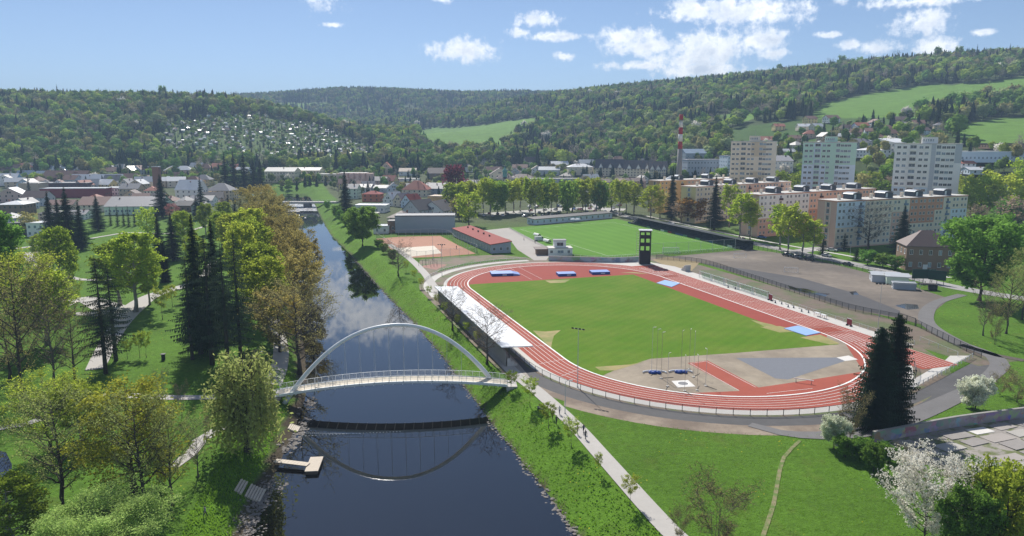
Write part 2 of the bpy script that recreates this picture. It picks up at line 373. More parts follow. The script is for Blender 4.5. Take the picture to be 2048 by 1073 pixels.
def ground_mat():
    m, t, b = base_mat('ground_cover')
    at = N(t, 'ShaderNodeAttribute', attribute_name='cover'); g = N(t, 'ShaderNodeNewGeometry'); pos = g.outputs['Position']
    def nz(s, d=5.0, r=.6):
        n = N(t, 'ShaderNodeTexNoise', inp={'Scale': s, 'Detail': d, 'Roughness': r}); LK(t, pos, n.inputs['Vector']); return n.outputs[0]
    f = M(t, 'MULTIPLY', M(t, 'ADD', .45, M(t, 'MULTIPLY', nz(.9), 1.1)), M(t, 'ADD', .6, M(t, 'MULTIPLY', nz(.06), .8)))
    f = M(t, 'MULTIPLY', f, M(t, 'ADD', .72, M(t, 'MULTIPLY', nz(5.0, 3.0), .56)))
    sc = N(t, 'ShaderNodeVectorMath', operation='SCALE'); LK(t, at.outputs['Color'], sc.inputs[0]); LK(t, f, sc.inputs['Scale'])
    # yellowish dry patches and dandelions
    dry = N(t, 'ShaderNodeMapRange', inp={'From Min': .56, 'From Max': .74, 'To Max': .45}); LK(t, nz(.16, 6.0), dry.inputs['Value'])
    mx = N(t, 'ShaderNodeMix', data_type='RGBA'); LK(t, dry.outputs[0], mx.inputs['Factor']); LK(t, sc.outputs[0], mx.inputs['A']); mx.inputs['B'].default_value = (.13, .14, .035, 1)
    vo = N(t, 'ShaderNodeTexVoronoi', inp={'Scale': 1.1}); LK(t, pos, vo.inputs['Vector'])
    dd = M(t, 'MULTIPLY', M(t, 'LESS_THAN', vo.outputs['Distance'], .13), M(t, 'GREATER_THAN', nz(.11, 2.0), .6))
    LK(t, at.outputs['Color'], (sg := N(t, 'ShaderNodeSeparateColor')).inputs[0])
    dd = M(t, 'MULTIPLY', dd, M(t, 'GREATER_THAN', sg.outputs[1], .14))
    m2 = N(t, 'ShaderNodeMix', data_type='RGBA'); LK(t, M(t, 'MULTIPLY', dd, .8), m2.inputs['Factor']); LK(t, mx.outputs['Result'], m2.inputs['A']); m2.inputs['B'].default_value = (.5, .42, .02, 1)
    LK(t, m2.outputs['Result'], b.inputs['Base Color']); b.inputs['Roughness'].default_value = .95; b.inputs['Specular IOR Level'].default_value = .1
    bp = N(t, 'ShaderNodeBump', inp={'Strength': 1.0, 'Distance': .35}); LK(t, nz(2.4, 5.0, .7), bp.inputs['Height']); LK(t, bp.outputs[0], b.inputs['Normal'])
    return m
me.materials.append(ground_mat()); tag(link('ground', me), 'grassy valley floor with wooded hills around it', None, None, 'structure')
# ------------------------------------------------------------------ river
def water_mat():
    m, t, b = base_mat('river_water'); g = N(t, 'ShaderNodeNewGeometry'); pos = g.outputs['Position']
    n1 = N(t, 'ShaderNodeTexNoise', inp={'Scale': .5, 'Detail': 4.0, 'Roughness': .6}); LK(t, pos, n1.inputs['Vector'])
    n2 = N(t, 'ShaderNodeTexNoise', inp={'Scale': 3.0, 'Detail': 2.0}); LK(t, pos, n2.inputs['Vector'])
    h = M(t, 'ADD', n1.outputs[0], M(t, 'MULTIPLY', n2.outputs[0], .25))
    bp = N(t, 'ShaderNodeBump', inp={'Strength': 1.0, 'Distance': .0012}); LK(t, h, bp.inputs['Height']); LK(t, bp.outputs[0], b.inputs['Normal'])
    b.inputs['Base Color'].default_value = (.0018, .0014, .0012, 1); b.inputs['Roughness'].default_value = .01; b.inputs['IOR'].default_value = 1.62; b.inputs['Specular IOR Level'].default_value = 1.0
    return m
wm = water_mat()
mb = MB(); ys = np.r_[np.arange(-150, 600, 10), np.arange(600, 791, 10)]
for i, y in enumerate(ys): mb.v += [(float(xl(y))-4, float(y), WATER), (float(xr(y))+4, float(y), WATER)]
mb.f = [(2*i, 2*i+1, 2*i+3, 2*i+2) for i in range(len(ys)-1)]; mb.mi = [0]*len(mb.f)
tag(mb.build('river', wm), None, None, None, 'structure')
# ------------------------------------------------------------------ ground sheets
def px2(*pp, z=0): return [G(*p, z) for p in pp]
def turf_mat():
    m, t, b = base_mat('mown_turf'); g = N(t, 'ShaderNodeNewGeometry'); pos = g.outputs['Position']
    def nz(s_, d=5.0, r=.6):
        n = N(t, 'ShaderNodeTexNoise', inp={'Scale': s_, 'Detail': d, 'Roughness': r}); LK(t, pos, n.inputs['Vector']); return n.outputs[0]
    wv = N(t, 'ShaderNodeTexWave', inp={'Scale': .11, 'Distortion': 1.2, 'Detail': 2.0, 'Detail Scale': .4}); mp = N(t, 'ShaderNodeMapping'); mp.inputs['Rotation'].default_value = (0, 0, rad(38)); LK(t, pos, mp.inputs[0]); LK(t, mp.outputs[0], wv.inputs['Vector'])
    mr = N(t, 'ShaderNodeMapRange', inp={'From Min': .40, 'From Max': .70, 'To Max': .75}); LK(t, nz(.055, 7.0, .65), mr.inputs['Value'])
    c1 = N(t, 'ShaderNodeMix', data_type='RGBA'); LK(t, mr.outputs[0], c1.inputs['Factor']); c1.inputs['A'].default_value = (.080, .17, .010, 1); c1.inputs['B'].default_value = (.15, .20, .03, 1)
    m2 = N(t, 'ShaderNodeMapRange', inp={'From Min': .66, 'From Max': .8, 'To Max': .7}); LK(t, nz(.09, 7.0, .7), m2.inputs['Value'])
    c2 = N(t, 'ShaderNodeMix', data_type='RGBA'); LK(t, m2.outputs[0], c2.inputs['Factor']); LK(t, c1.outputs['Result'], c2.inputs['A']); c2.inputs['B'].default_value = (.28, .25, .09, 1)
    f = M(t, 'MULTIPLY', M(t, 'ADD', .96, M(t, 'MULTIPLY', wv.outputs['Fac'], .08)), M(t, 'ADD', .78, M(t, 'MULTIPLY', nz(1.6), .44)))
    sc = N(t, 'ShaderNodeVectorMath', operation='SCALE'); LK(t, c2.outputs['Result'], sc.inputs[0]); LK(t, f, sc.inputs['Scale']); LK(t, sc.outputs[0], b.inputs['Base Color']); b.inputs['Roughness'].default_value = .95; b.inputs['Specular IOR Level'].default_value = .08; return m
concrete = mat('pale_concrete', (.50, .48, .45), var=.10, scale=.5, var2=.1, bump=.01)
paving = mat('path_paving', (.40, .38, .355), var=.12, scale=.8, var2=.12)
asphalt = mat('dark_asphalt', (.085, .083, .085), var=.25, scale=.5, var2=.25, scale2=.08)
gravel = mat('gravel_lot', (.132, .110, .092), var=.35, scale=.35, var2=.35, scale2=.04, col2=(.235, .195, .155), thr=(.46, .72), c2scale=.03)
dirt = mat('bare_dirt', (.165, .125, .095), var=.28, scale=.7, var2=.2, col2=(.30, .245, .185), thr=(.45, .65), c2scale=.09)
dirtgrass = mat('dirt_with_grass', (.17, .13, .095), var=.3, scale=.8, col2=(.10, .13, .045), thr=(.48, .6), c2scale=.16)
sand = mat('pale_sand', (.60, .54, .45), var=.08)
clay = mat('clay_court', (.36, .17, .105), var=.15, scale=.4, var2=.15)
tartan = mat('track_red', spec=.08, col=(.325, .086, .060), var=.12, scale=.35, var2=.16, scale2=.05, rough=.8)
tartan2 = mat('track_red_deep', spec=.08, col=(.29, .066, .05), var=.12, scale=.5, var2=.08, scale2=.05, rough=.8)
white = mat('white_line', (.80, .79, .77), var=.04)
turf = turf_mat()
turf2 = mat('pitch_turf', spec=.08, col=(.09, .215, .018), var=.12, scale=1.3, var2=.15, scale2=.05)
drygrass = mat('dry_grass', (.30, .25, .10), var=.15, scale=.6, col2=(.16, .2, .04), thr=(.45, .65), c2scale=.12)
roadm = mat('street_asphalt', (.30, .29, .285), var=.12, scale=.4, var2=.12)
TH = rad(108.1); TCX, TCY = 33.9, 213.6; TA = Vector((math.cos(TH), math.sin(TH))); TB = Vector((-math.sin(TH), math.cos(TH)))
RI, HL, LW = 36.5, 42.2, 1.22
def LT(a, b): return Vector((TCX+TA.x*a+TB.x*b, TCY+TA.y*a+TB.y*b))
def toL(p): d = Vector((p[0]-TCX, p[1]-TCY)); return d.dot(TA), d.dot(TB)
def oval(r, n=40):
    out = [LT(HL+r*math.sin(t), r*math.cos(t)) for t in np.linspace(0, math.pi, n)]
    return out+[LT(-HL-r*math.sin(t), -r*math.cos(t)) for t in np.linspace(0, math.pi, n)]
def arc(r, t0, t1, far=True, n=40):
    s = 1 if far else -1
    return [LT(s*(HL+r*math.sin(t)), r*math.cos(t)) for t in np.linspace(rad(t0), rad(t1), n)]
def ring(name, r0, r1, t0, t1, far, m, z, pre=None, post=None, parent=None):
    mid = (pre or [])+arc((r0+r1)/2, t0, t1, far)+(post or [])
    return ribbon(name, mid, r1-r0, m, 0, z=z, smooth=False, parent=parent)
RO = RI+6*LW; BS = -46.6
flat('stadium_ground', oval(53.5), dirtgrass, .012)
flat('embankment_strip', [LT(90, -50), LT(90, -64), LT(-46, -66), LT(-76, -62), LT(-76, -50)], mat('embankment_soil', (.15, .115, .088), var=.3, scale=.5, col2=(.095, .115, .045), thr=(.46, .6), c2scale=.1), .018)
ring('concrete_apron', RO-.1, 46.1, 0, 180, False, concrete, .03, pre=[LT(40, 44.9)], post=[LT(-30, -44.9)])
ring('concrete_rim', RO-.1, 45.0, 0, 150, True, concrete, .03)
ring('curved_walkway', 48.6, 52.0, -4, 92, True, concrete, .034, pre=[LT(33, 50.4)])
flat('finish_apron', [LT(82, -8), LT(80, -46), LT(60, -53), LT(-58, -50.6), LT(-58, -45.9), LT(60, -45.9), LT(68, -36), LT(78, -25), LT(85, -8)], concrete, .026)
flat('start_apron', px2((1700,806),(1812,768),(1886,725),(1900,712),(1940,712),(1806,789),(1712,823)), concrete, .022)
flat('service_road', [LT(*p) for p in [(-38,47),(-42.2,46.6)]]+arc(46.9, 3, 120, False)+px2((1803,800),(1960,718),(1990,716),(1985,738),(1815,832),(1740,850))+arc(51.2, 118, 3, False)+[LT(-42, 51.5), LT(-36, 51)], asphalt, .016)
flat('dirt_verge', arc(51.0, 2, 112, False)+arc(55.5, 105, 30, False, 20)+arc(53.0, 28, 2, False, 10), dirt, .014)
trk = flat('running_track', oval(RO), tartan, .042)
flat('home_straight', [LT(66, -36), LT(66, BS), LT(-74, BS), LT(-74, -36)], tartan, .046)
flat('start_fan', [LT(-60, -36), LT(-74, -37), LT(-74, BS), LT(-50, BS)], tartan, .050)
flat('far_bend_apron', [LT(HL-6, RI)]+arc(RI, 0, 180, True)+[LT(-35.5, -RI), LT(-35.5, -28.6), LT(49, -28.6), LT(49, 20)], tartan2, .052)
flat('infield', [LT(50, 35.2), LT(49.4, -28.6), LT(-34, -28.8), LT(-36, -30), LT(-44, -30.6), LT(-46, -34.5), LT(-52, -33), LT(-50.4, -5), LT(-48.2, 17.6), LT(-53.5, 29.5), LT(-56, 33.5)]+arc(RI-.2, 24, 0, False, 10)[1:]+[LT(44, RI-.2)], turf, .062)
flat('throwing_area', [LT(-56, 33.8), LT(-53.5, 29.5), LT(-48.2, 17.6), LT(-50.4, -5), LT(-52, -33), LT(-46, -34.5), LT(-44, -RI+.1)]+arc(RI-.1, 180, 22, False), mat('worn_soil', (.225, .185, .14), var=.22, scale=.6, col2=(.31, .26, .195), thr=(.4, .62), c2scale=.1), .058)
kb = arc(RI-.1, 165, 48, False, 30)
flat('high_jump_fan', px2((1345,789),(1480,783),(1375,727),(1415,722),(1517,776),(1620,761),(1727,744))+[p for p in kb if p[0] > 30][:24], tartan, .070)
flat('throwing_sector', px2((1471.7,717),(1673,716),(1690,723),(1576,760),(1551,758)), mat('slate_gravel', (.155, .165, .19), var=.12, scale=1.2, var2=.1), .068)
for q in ([(1343,763),(1376,761),(1391,774),(1355,776)],[(1673,716),(1697,712),(1716,720),(1690,723)]):
    flat('throwing_circle_slab', px2(*q), mat('slab_concrete', (.62, .6, .57), var=.06), .076)
cc = G(1366, 768); mb = MB(); k = 24
mb.add([(cc.x+math.cos(2*math.pi*i/k)*1.25, cc.y+math.sin(2*math.pi*i/k)*1.25, .084) for i in range(k)], [tuple(range(k))], 0)
mb.add([(cc.x+math.cos(2*math.pi*i/k)*1.08, cc.y+math.sin(2*math.pi*i/k)*1.08, .09) for i in range(k)], [tuple(range(k))], 1)
tag(mb.build('throwing_circle', [white, mat('circle_grey', (.2, .2, .21))]), None, None, None, 'structure')
flat('worn_wedge', px2((1066,662),(1090,664),(1122,661),(1108,672),(1104,686),(1102,697),(1090,686)), drygrass, .066)
WT = [.0665]
for q in ([(1300,549),(1240,546),(1270,545)],[(1500,640),(1545,650),(1566,658),(1560,664),(1530,655)],[(1640,670),(1680,688),(1660,690),(1600,676)],[(1520,655),(1560,653),(1600,664),(1560,666)],[(1090,562),(1140,560),(1130,566),(1100,567)],[(1200,742),(1190,735),(1260,730),(1290,724),(1230,742)]):
    WT[0] += .0016; flat('worn_turf', px2(*q), drygrass, WT[0])
# painted lines and the white kerb
def pline(pts, w, name='lane_line', m=white, z=.086): return ribbon(name, pts, w, m, 0, kind=None, parent=trk, z=z, smooth=False)
ribbon('inside_kerb', oval(RI, 50), .42, white, 0, z=.11, smooth=False, closed=True, parent=trk)
for i in range(1, 6):
    r = RI+i*LW
    pline([LT(-36, -r)]+[LT(-HL-r*math.sin(t), -r*math.cos(t)) for t in np.linspace(0, math.pi, 46)]+[LT(HL+r*math.sin(t), r*math.cos(t)) for t in np.linspace(0, math.pi, 46)]+[LT(40, -r)], .11)
for i in range(1, 8): pline([LT(62, -RI-i*LW), LT(-73.5, -RI-i*LW)], .11)
for a in (40, 29, 18, 7, -4, -15, -26, -37, -42.2): pline([LT(a, -RI), LT(a, BS)], .09)
pline([LT(64, BS+.3), LT(-74, BS+.3)], .1)
pline([LT(-42.2, RI), LT(-44, RO)], .1); pline([LT(-30, RI), LT(-30, RO)], .1); pline([LT(-50, 35.9), LT(-53.5, 42)], .1)
for i, t in enumerate((112, 108, 104, 100, 96)):
    r = RI+i*LW; pline([LT(-HL-r*math.sin(rad(t)), r*math.cos(rad(t))), LT(-HL-(r+LW)*math.sin(rad(t+2.2)), (r+LW)*math.cos(rad(t+2.2)))], .1)
for q in ([(1381,728),(1478,782)],[(1412,723.5),(1512,776)],[(1533,788),(1625,778)],[(1381,728),(1412,723.5)],[(1018,536),(1063,560)],[(1036,534.5),(1084,559)]): pline(px2(*q), .1, 'marking')
# football pitch, lot, courts, streets
flat('football_pitch', px2((1018,456),(1120,449),(1232,438),(1480,496),(1330,508),(1215,516),(1190,515),(1105,500)), turf2, .02)
fp = [G(*p) for p in ((1040,459),(1225,445),(1455,496),(1215,512))]
for i in range(4): ribbon('pitch_line', [fp[i], fp[(i+1) % 4]], .14, white, 0, z=.03, smooth=False)
for k in range(0, 9):
    u0, u1 = (k+.0)/9, (k+.5)/9
    flat('mowing_stripe', [fp[0].lerp(fp[1], u0), fp[0].lerp(fp[1], u1), fp[3].lerp(fp[2], u1), fp[3].lerp(fp[2], u0)], mat('pitch_turf_light', spec=.08, col=(.10, .23, .022), var=.12, scale=1.3, var2=.15), .025)
flat('gravel_lot', px2((1335,514),(1500,499),(1570,508),(1680,532),(1790,560),(1850,582),(1900,598),(1870,622),(1850,652),(1800,638),(1700,619),(1600,588),(1500,556),(1405,527)), gravel, .02)
wetm = mat('wet_asphalt', (.055, .055, .06), var=.2, scale=.3, rough=.35)
flat('wet_patch', px2((1405,527),(1500,540),(1600,556),(1720,590),(1800,622),(1800,636),(1700,617),(1600,586),(1500,554)), mat('dark_gravel', (.072, .07, .074), var=.25, scale=.25, var2=.2), .026)
puddle, pt, pb = base_mat('puddle_water'); pb.inputs['Base Color'].default_value = (.03, .028, .025, 1); pb.inputs['Roughness'].default_value = .05
for q in ([(1575,571),(1590,576),(1612,578),(1640,586),(1660,588),(1650,594),(1610,586),(1580,578)],[(1790,612),(1810,608),(1835,610),(1838,618),(1815,620)],[(1698,584),(1712,583),(1718,590),(1704,590)]):
    flat('puddle', px2(*q), puddle, .032)
flat('clay_court', px2((752,478),(800,474),(880,472),(915,490),(952,508),(885,514),(822,516),(780,498)), clay, .02)
flat('sand_court', px2((789,497),(868,492),(884,507),(822,514)), sand, .03)
flat('club_yard', px2((960,462),(1018,456),(1105,500),(1100,512),(1092,521),(1068,521),(1035,500),(1020,480)), mat('yard_gravel', (.34, .315, .29), var=.12, scale=.4, var2=.12), .024)
flat('playground_pad', px2((838,534),(868,528),(895,530),(872,540)), mat('rubber_pad', (.30, .15, .12), var=.1), .03)
flat('dirt_corner', px2((840,520),(900,514),(1000,510),(1068,518),(1000,519),(930,527),(880,540),(862,556),(835,545)), dirtgrass, .016)
flat('mural_bank', px2((1305,520),(1335,514),(1400,525),(1380,545),(1340,536)), mat('scrub_soil', (.26, .20, .10), var=.3), .024)
ribbon('street', px2((1180,408),(1262,436),(1360,453),(1480,481),(1590,505),(1700,527),(1800,550),(1920,577),(2060,600)), 7.5, roadm, .04, step=6)
ribbon('pavement', px2((1290,432),(1480,473),(1590,494),(1700,513),(1800,535),(1900,556)), 2.2, concrete, .06, step=6)
ribbon('street', px2((1590,505),(1640,497),(1665,500)), 8, roadm, .05)
ribbon('car_park', px2((960,430),(1060,424),(1150,418),(1250,420)), [14, 22, 24, 16], mat('car_park_asphalt', (.36, .35, .33), var=.1), .04)
ribbon('riverside_path', [(24.4, 78), (20.6, 87), (15.0, 108), (11, 123), (5.3, 139.8), (.5, 152), (-6.5, 174.2), (-16.6, 208.7), (-25.8, 241.4), (-34, 274.4), (-45, 310), (-60, 350)], 3.0, paving, .07)
ribbon('gravel_lane', [(2, 148), (-1, 160), (-6, 178), (-14, 205)], [4, 4, 2.5, 1.5], mat('lane_gravel', (.30, .27, .235), var=.18), .055)
ribbon('asphalt_path', px2((1925,590),(1880,603),(1858,618),(1852,640),(1870,660),(1925,690),(1975,708),(2000,730),(1965,765),(1900,800),(1812,838),(1740,862),(1640,872),(1560,866),(1500,850)), [3, 3, 3.4, 4, 4, 4, 4, 4, 3.4, 3.4, 4, 4.5, 4.5, 3.5, 2], mat('path_asphalt', (.15, .145, .145), var=.2, scale=.4, var2=.2), .05)
ribbon('dirt_track', px2((1600,882),(1568,915),(1556,960),(1547,1010),(1527,1070),(1512,1120)), .6, mat('worn_trail', (.22, .195, .10), var=.3, scale=1.5, col2=(.10, .165, .03), thr=(.42, .58), c2scale=.8), .03)
ribbon('mud_track', px2((1920,690),(1960,702),(1995,712),(2048,722)), 2.5, mat('mud', (.09, .075, .06), var=.3), .045)
# park paths on the left bank
for pts, w in [([(150,795),(250,792),(340,796),(440,795),(545,790)], 2.6), ([(190,740),(215,690),(240,650),(275,610),(310,590),(360,575),(400,560),(430,520)], [4, 4.5, 5, 7, 5, 3.5, 3, 3]),
               ([(60,505),(68,520),(95,540),(130,552),(165,560),(240,560)], [6, 6, 5, 4, 3, 3]), ([(30,498),(70,493),(120,486)], 3.5), ([(130,605),(170,598),(215,615),(262,625)], [5, 7, 9, 7]),
               ([(545,770),(558,735),(562,700),(556,665),(540,620),(528,580)], 3.6), ([(395,885),(420,870),(445,855)], 2.4), ([(345,935),(380,910),(400,885)], 2.2), ([(0,858),(50,850),(80,840)], 2),
               ([(180,478),(215,472),(260,466),(330,468),(380,462),(450,440),(500,430)], 2.5), ([(130,630),(180,628),(230,632)], [3, 5, 5])]:
    ribbon('park_path', RP(*pts), w, paving, .06)
flat('sandpit', RP((128,604),(160,594),(170,600),(140,612)), sand, -1.2)
# derelict slab yard beyond the graffiti wall
yard = RP((1740,905),(1790,878),(1900,856),(2060,828),(2160,815),(2160,960),(2060,955),(1990,930),(1930,950),(1850,930))
flat('slab_yard', yard, mat('old_slabs', (.29, .265, .24), var=.25, scale=.5, var2=.25, scale2=.1, col2=(.12, .14, .05), thr=(.47, .58), c2scale=.3), .02)
slabm = [mat('slab_'+str(i), c, var=.16, scale=.5, var2=.15) for i, c in enumerate([(.33,.30,.275), (.27,.25,.235), (.38,.36,.33), (.6,.58,.55)])]
rng = random.Random(4); sl = MB().box((0, 0, 0), (5.4, 3.0, .08)); slm = [sl.mesh('slab', m) for m in slabm]
yo = thing('slab_field', 'cracked concrete slabs of a derelict yard below the graffiti wall', 'slabs', (0, 0, .06))
u = (yard[3]-yard[1]).normalized(); ang = math.atan2(u.y, u.x)
for i in range(-2, 16):
    for j in range(0, 9):
        p = yard[1]+u*(i*5.6)+Vector((u.y, -u.x, 0))*(2.6+j*3.2)
        if inpoly(p.x, p.y, yard) and rng.random() > .24:
            link('slab', slm[3 if rng.random() < .07 else rng.randrange(3)], yo, (p.x, p.y, rng.uniform(-.03, .05)), (rng.uniform(-.015, .015), rng.uniform(-.015, .015), ang+rng.uniform(-.05, .05)), (rng.uniform(.72, 1), rng.uniform(.75, 1), 1))
# ------------------------------------------------------------------ trees
bark = mat('bark', (.062, .05, .042), var=.3, scale=2); bark_pale = mat('bark_pale', (.12, .105, .09), var=.3, scale=3); barkbirch = mat('bark_birch', (.30, .28, .25), var=.4, scale=3)
twigm = mat('twigs', (.085, .068, .052), var=.25, scale=1.5, rnd=.15)
LEAF = {'fresh': leafmat('leaf_fresh', trans=.6, col=(.29, .40, .045), col2=(.38, .43, .055)), 'mid': leafmat('leaf_mid', (0.1283, 0.27, 0.0459), col2=(0.216, 0.3307, 0.054)),
        'olive': leafmat('leaf_olive', (0.328, 0.312, 0.117), col2=(0.390, 0.351, 0.133)), 'gold': leafmat('leaf_gold', (.37, .32, .105), col2=(.40, .33, .10)), 'yellow': leafmat('leaf_yellow', (.42, .39, .05), col2=(.36, .37, .05)),
        'willow': leafmat('leaf_willow', (0.343, 0.406, 0.133), col2=(0.406, 0.452, 0.140)), 'pale': leafmat('leaf_pale', (0.345, 0.483, 0.138), col2=(0.3795, 0.506, 0.1495)), 'conifer': leafmat('needle_dark', (0.0225, 0.0475, 0.03), rnd=.3, trans=.15, col2=(0.035, 0.0575, 0.0275)),
        'pine': leafmat('needle_pine', (0.0351, 0.0621, 0.0446), rnd=.3, trans=.2, col2=(0.0486, 0.0716, 0.0405)), 'white': leafmat('blossom_white', (.82, .79, .70), rnd=.08, trans=.4, col2=(.8, .76, .68)), 'cream': leafmat('blossom_cream', (.70, .74, .55), rnd=.1, trans=.4, col2=(.72, .74, .6)),
        'orange': leafmat('leaf_orange', (.36, .24, .06)), 'purple': leafmat('leaf_purple', (.16, .045, .06), col2=(.14, .045, .06)), 'brown': leafmat('leaf_brown', (0.286, 0.221, 0.156), col2=(0.247, 0.2015, 0.143)), 'pink': leafmat('blossom_pink', (.42, .2, .2), trans=.3)}
def leaf_quads(C, size, rs, flatz=.5, stretch=1.5):
    n = len(C); d = rs.normal(size=(n, 3)); d[:, 2] *= .7; d /= np.linalg.norm(d, axis=1)[:, None]
    e = rs.normal(size=(n, 3)); e -= (e*d).sum(1)[:, None]*d; e /= np.linalg.norm(e, axis=1)[:, None]
    s = size*rs.uniform(.6, 1.35, (n, 1)); a = d*s*stretch*.5; b = e*s*.5
    V = np.stack([C-a, C+b, C+a, C-b], 1).reshape(-1, 3); F = np.arange(4*n).reshape(-1, 4)
    return V, F
def env(shape, t):
    if shape == 'round': return math.sqrt(max(.05, 1-((t-.52)/.56)**2))
    if shape == 'column': return math.sqrt(max(.05, 1-((t-.45)/.62)**2))*(1-.25*t)
    if shape == 'vase': return .35+.65*math.sin(min(1, t*1.15)*math.pi*.62)
    if shape == 'cone': return max(.08, 1-t)
    return 1
def broadleaf(name, seed, H, Wd, clear, nl, nsub, ntw, nleaf, lsize, leafk, shape='round', up=.55, spread=.5, barkm=bark, droop=0, twig=True, stems=1, trunkr=.022, jit=None):
    rng = random.Random(seed); rs = np.random.RandomState(seed); tr = MB(); cr = MB(); tips = []
    rr = Wd/2
    for st in range(stems):
        lean = Vector((rng.uniform(-1, 1), rng.uniform(-1, 1), 0))*(.06 if stems == 1 else .22)*H*.5
        p0 = Vector((0, 0, 0)) if stems == 1 else Vector((rng.uniform(-.5, .5), rng.uniform(-.5, .5), 0))
        pts = [p0+lean*(i/7)**1.5+Vector((rng.uniform(-1, 1), rng.uniform(-1, 1), 0))*.012*H*(i > 0)+Vector((0, 0, H*.94*i/7)) for i in range(8)]
        r0 = trunkr*H/math.sqrt(stems); tr.tube(pts, [r0*(1.35 if i == 0 else (1-i/7.6)) for i in range(8)], 7)
        def trunk_at(u):
            u = min(max(u, 0), .999)*7; i = int(u); return pts[i].lerp(pts[i+1], u-i)
        n = nl//stems
        for i in range(n):
            t = (i+.5)/n; u = clear+(1-clear)*t*.97; b = trunk_at(u)
            azm = i*2.39996+rng.uniform(-.4, .4); ln = rr*env(shape, t)*rng.uniform(.75, 1.12)
            upk = up*(1-.2*t)+rng.uniform(-.12, .12)
            d = Vector((math.cos(azm), math.sin(azm), 0)); q = []
            for k in range(5):
                s = k/4; q.append(b+d*ln*s*(1-.12*s)+Vector((0, 0, ln*upk*(s**1.25)-droop*ln*s*s))+Vector((rng.uniform(-1, 1), rng.uniform(-1, 1), rng.uniform(-1, 1)))*ln*.03*(k > 0))
            lr = r0*.42*(1-.7*t)
            tr.tube(q, [lr, lr*.75, lr*.5, lr*.3, lr*.12], 4, caps=False)
            for j in range(nsub):
                s = .25+.75*(j+rng.random())/nsub; s = min(s, .98); k = int(s*4); bp = q[k].lerp(q[min(k+1, 4)], s*4-k)
                dd = Vector((d.x+rng.uniform(-1, 1), d.y+rng.uniform(-1, 1), rng.uniform(-.1, .9)*(1 if droop == 0 else .4))).normalized()
                l2 = ln*spread*rng.uniform(.6, 1.1)*(1.15-.5*s)+.25
                e1 = bp+dd*l2*.55+Vector((0, 0, l2*.08)); e2 = bp+dd*l2+Vector((0, 0, l2*(.2-droop)))
                if twig: cr.tube([bp, e1, e2], [lr*.28+.008, lr*.16+.006, .006], 3, 1, False)
                tips += [e1, e2]
                for _ in range(ntw):
                    o = e1.lerp(e2, rng.random()); w = Vector((rng.uniform(-1, 1), rng.uniform(-1, 1), rng.uniform(-.5, 1)-droop*1.5)).normalized()*l2*rng.uniform(.35, .7)
                    if twig: cr.tube([o, o+w], [.02, .008], 3, 1, False)
                    tips.append(o+w); tips.append(o+w*.5)
    if nleaf:
        Tn = np.array([tuple(p) for p in tips]); C = np.repeat(Tn, nleaf, 0); C = C+rs.normal(size=C.shape)*(jit or lsize)*np.array([1.0, 1.0, .8])
        V, F = leaf_quads(C, lsize, rs); o = len(cr.v); cr.v += V.tolist(); cr.f += [tuple(q) for q in (F+o).tolist()]; cr.mi += [0]*len(F)
    return dict(H=H, W=Wd, trunk=tr.mesh('trunk', barkm, True), crown=cr.mesh('crown', [LEAF[leafk] if leafk else twigm, twigm]), name=name)
def willow(name, seed, H, Wd, leafk):
    rng = random.Random(seed); rs = np.random.RandomState(seed); tr = MB(); C = []
    pts = [Vector((rng.uniform(-.1, .1)*i, rng.uniform(-.1, .1)*i, H*.8*i/5)) for i in range(6)]; tr.tube(pts, [.45, .33, .28, .2, .12, .05], 7)
    cr = MB()
    for i in range(46):
        t = i/46; azm = i*2.4; b = pts[1+int(t*3.9)].copy(); ln = Wd*.5*(.95-.45*t)*rng.uniform(.8, 1.1); d = Vector((math.cos(azm), math.sin(azm), 0))
        q = [b+d*ln*s+Vector((0, 0, H*.34*math.sin(min(1, s*1.2)*1.9)*(1-.3*t))) for s in (0, .3, .6, 1)]; tr.tube(q, [.12, .08, .04, .02], 3, caps=False)
        for j in range(8):
            s = .35+.65*rng.random(); k = min(int(s*3), 2); p = q[k].lerp(q[k+1], s*3-k)+Vector((rng.uniform(-.5, .5), rng.uniform(-.5, .5), 0)); L_ = min(p.z-.4-1.2*rng.random(), rng.uniform(.3, .6)*H)
            n = int(L_*5)
            for m in range(n): C.append((p.x+rng.gauss(0, .2)+d.x*.3*m/n, p.y+rng.gauss(0, .16)+d.y*.3*m/n, p.z-L_*m/n+rng.gauss(0, .15)))
            cr.tube([p, p-Vector((0, 0, L_))], [.012, .006], 3, 1, False)
    V, F = leaf_quads(np.array(C), .2, rs, stretch=2.6); o = len(cr.v); cr.v += V.tolist(); cr.f += [tuple(q) for q in (F+o).tolist()]; cr.mi += [0]*len(F)
    return dict(H=H, W=Wd, trunk=tr.mesh('trunk', bark, True), crown=cr.mesh('crown', [LEAF[leafk], twigm]), name=name)
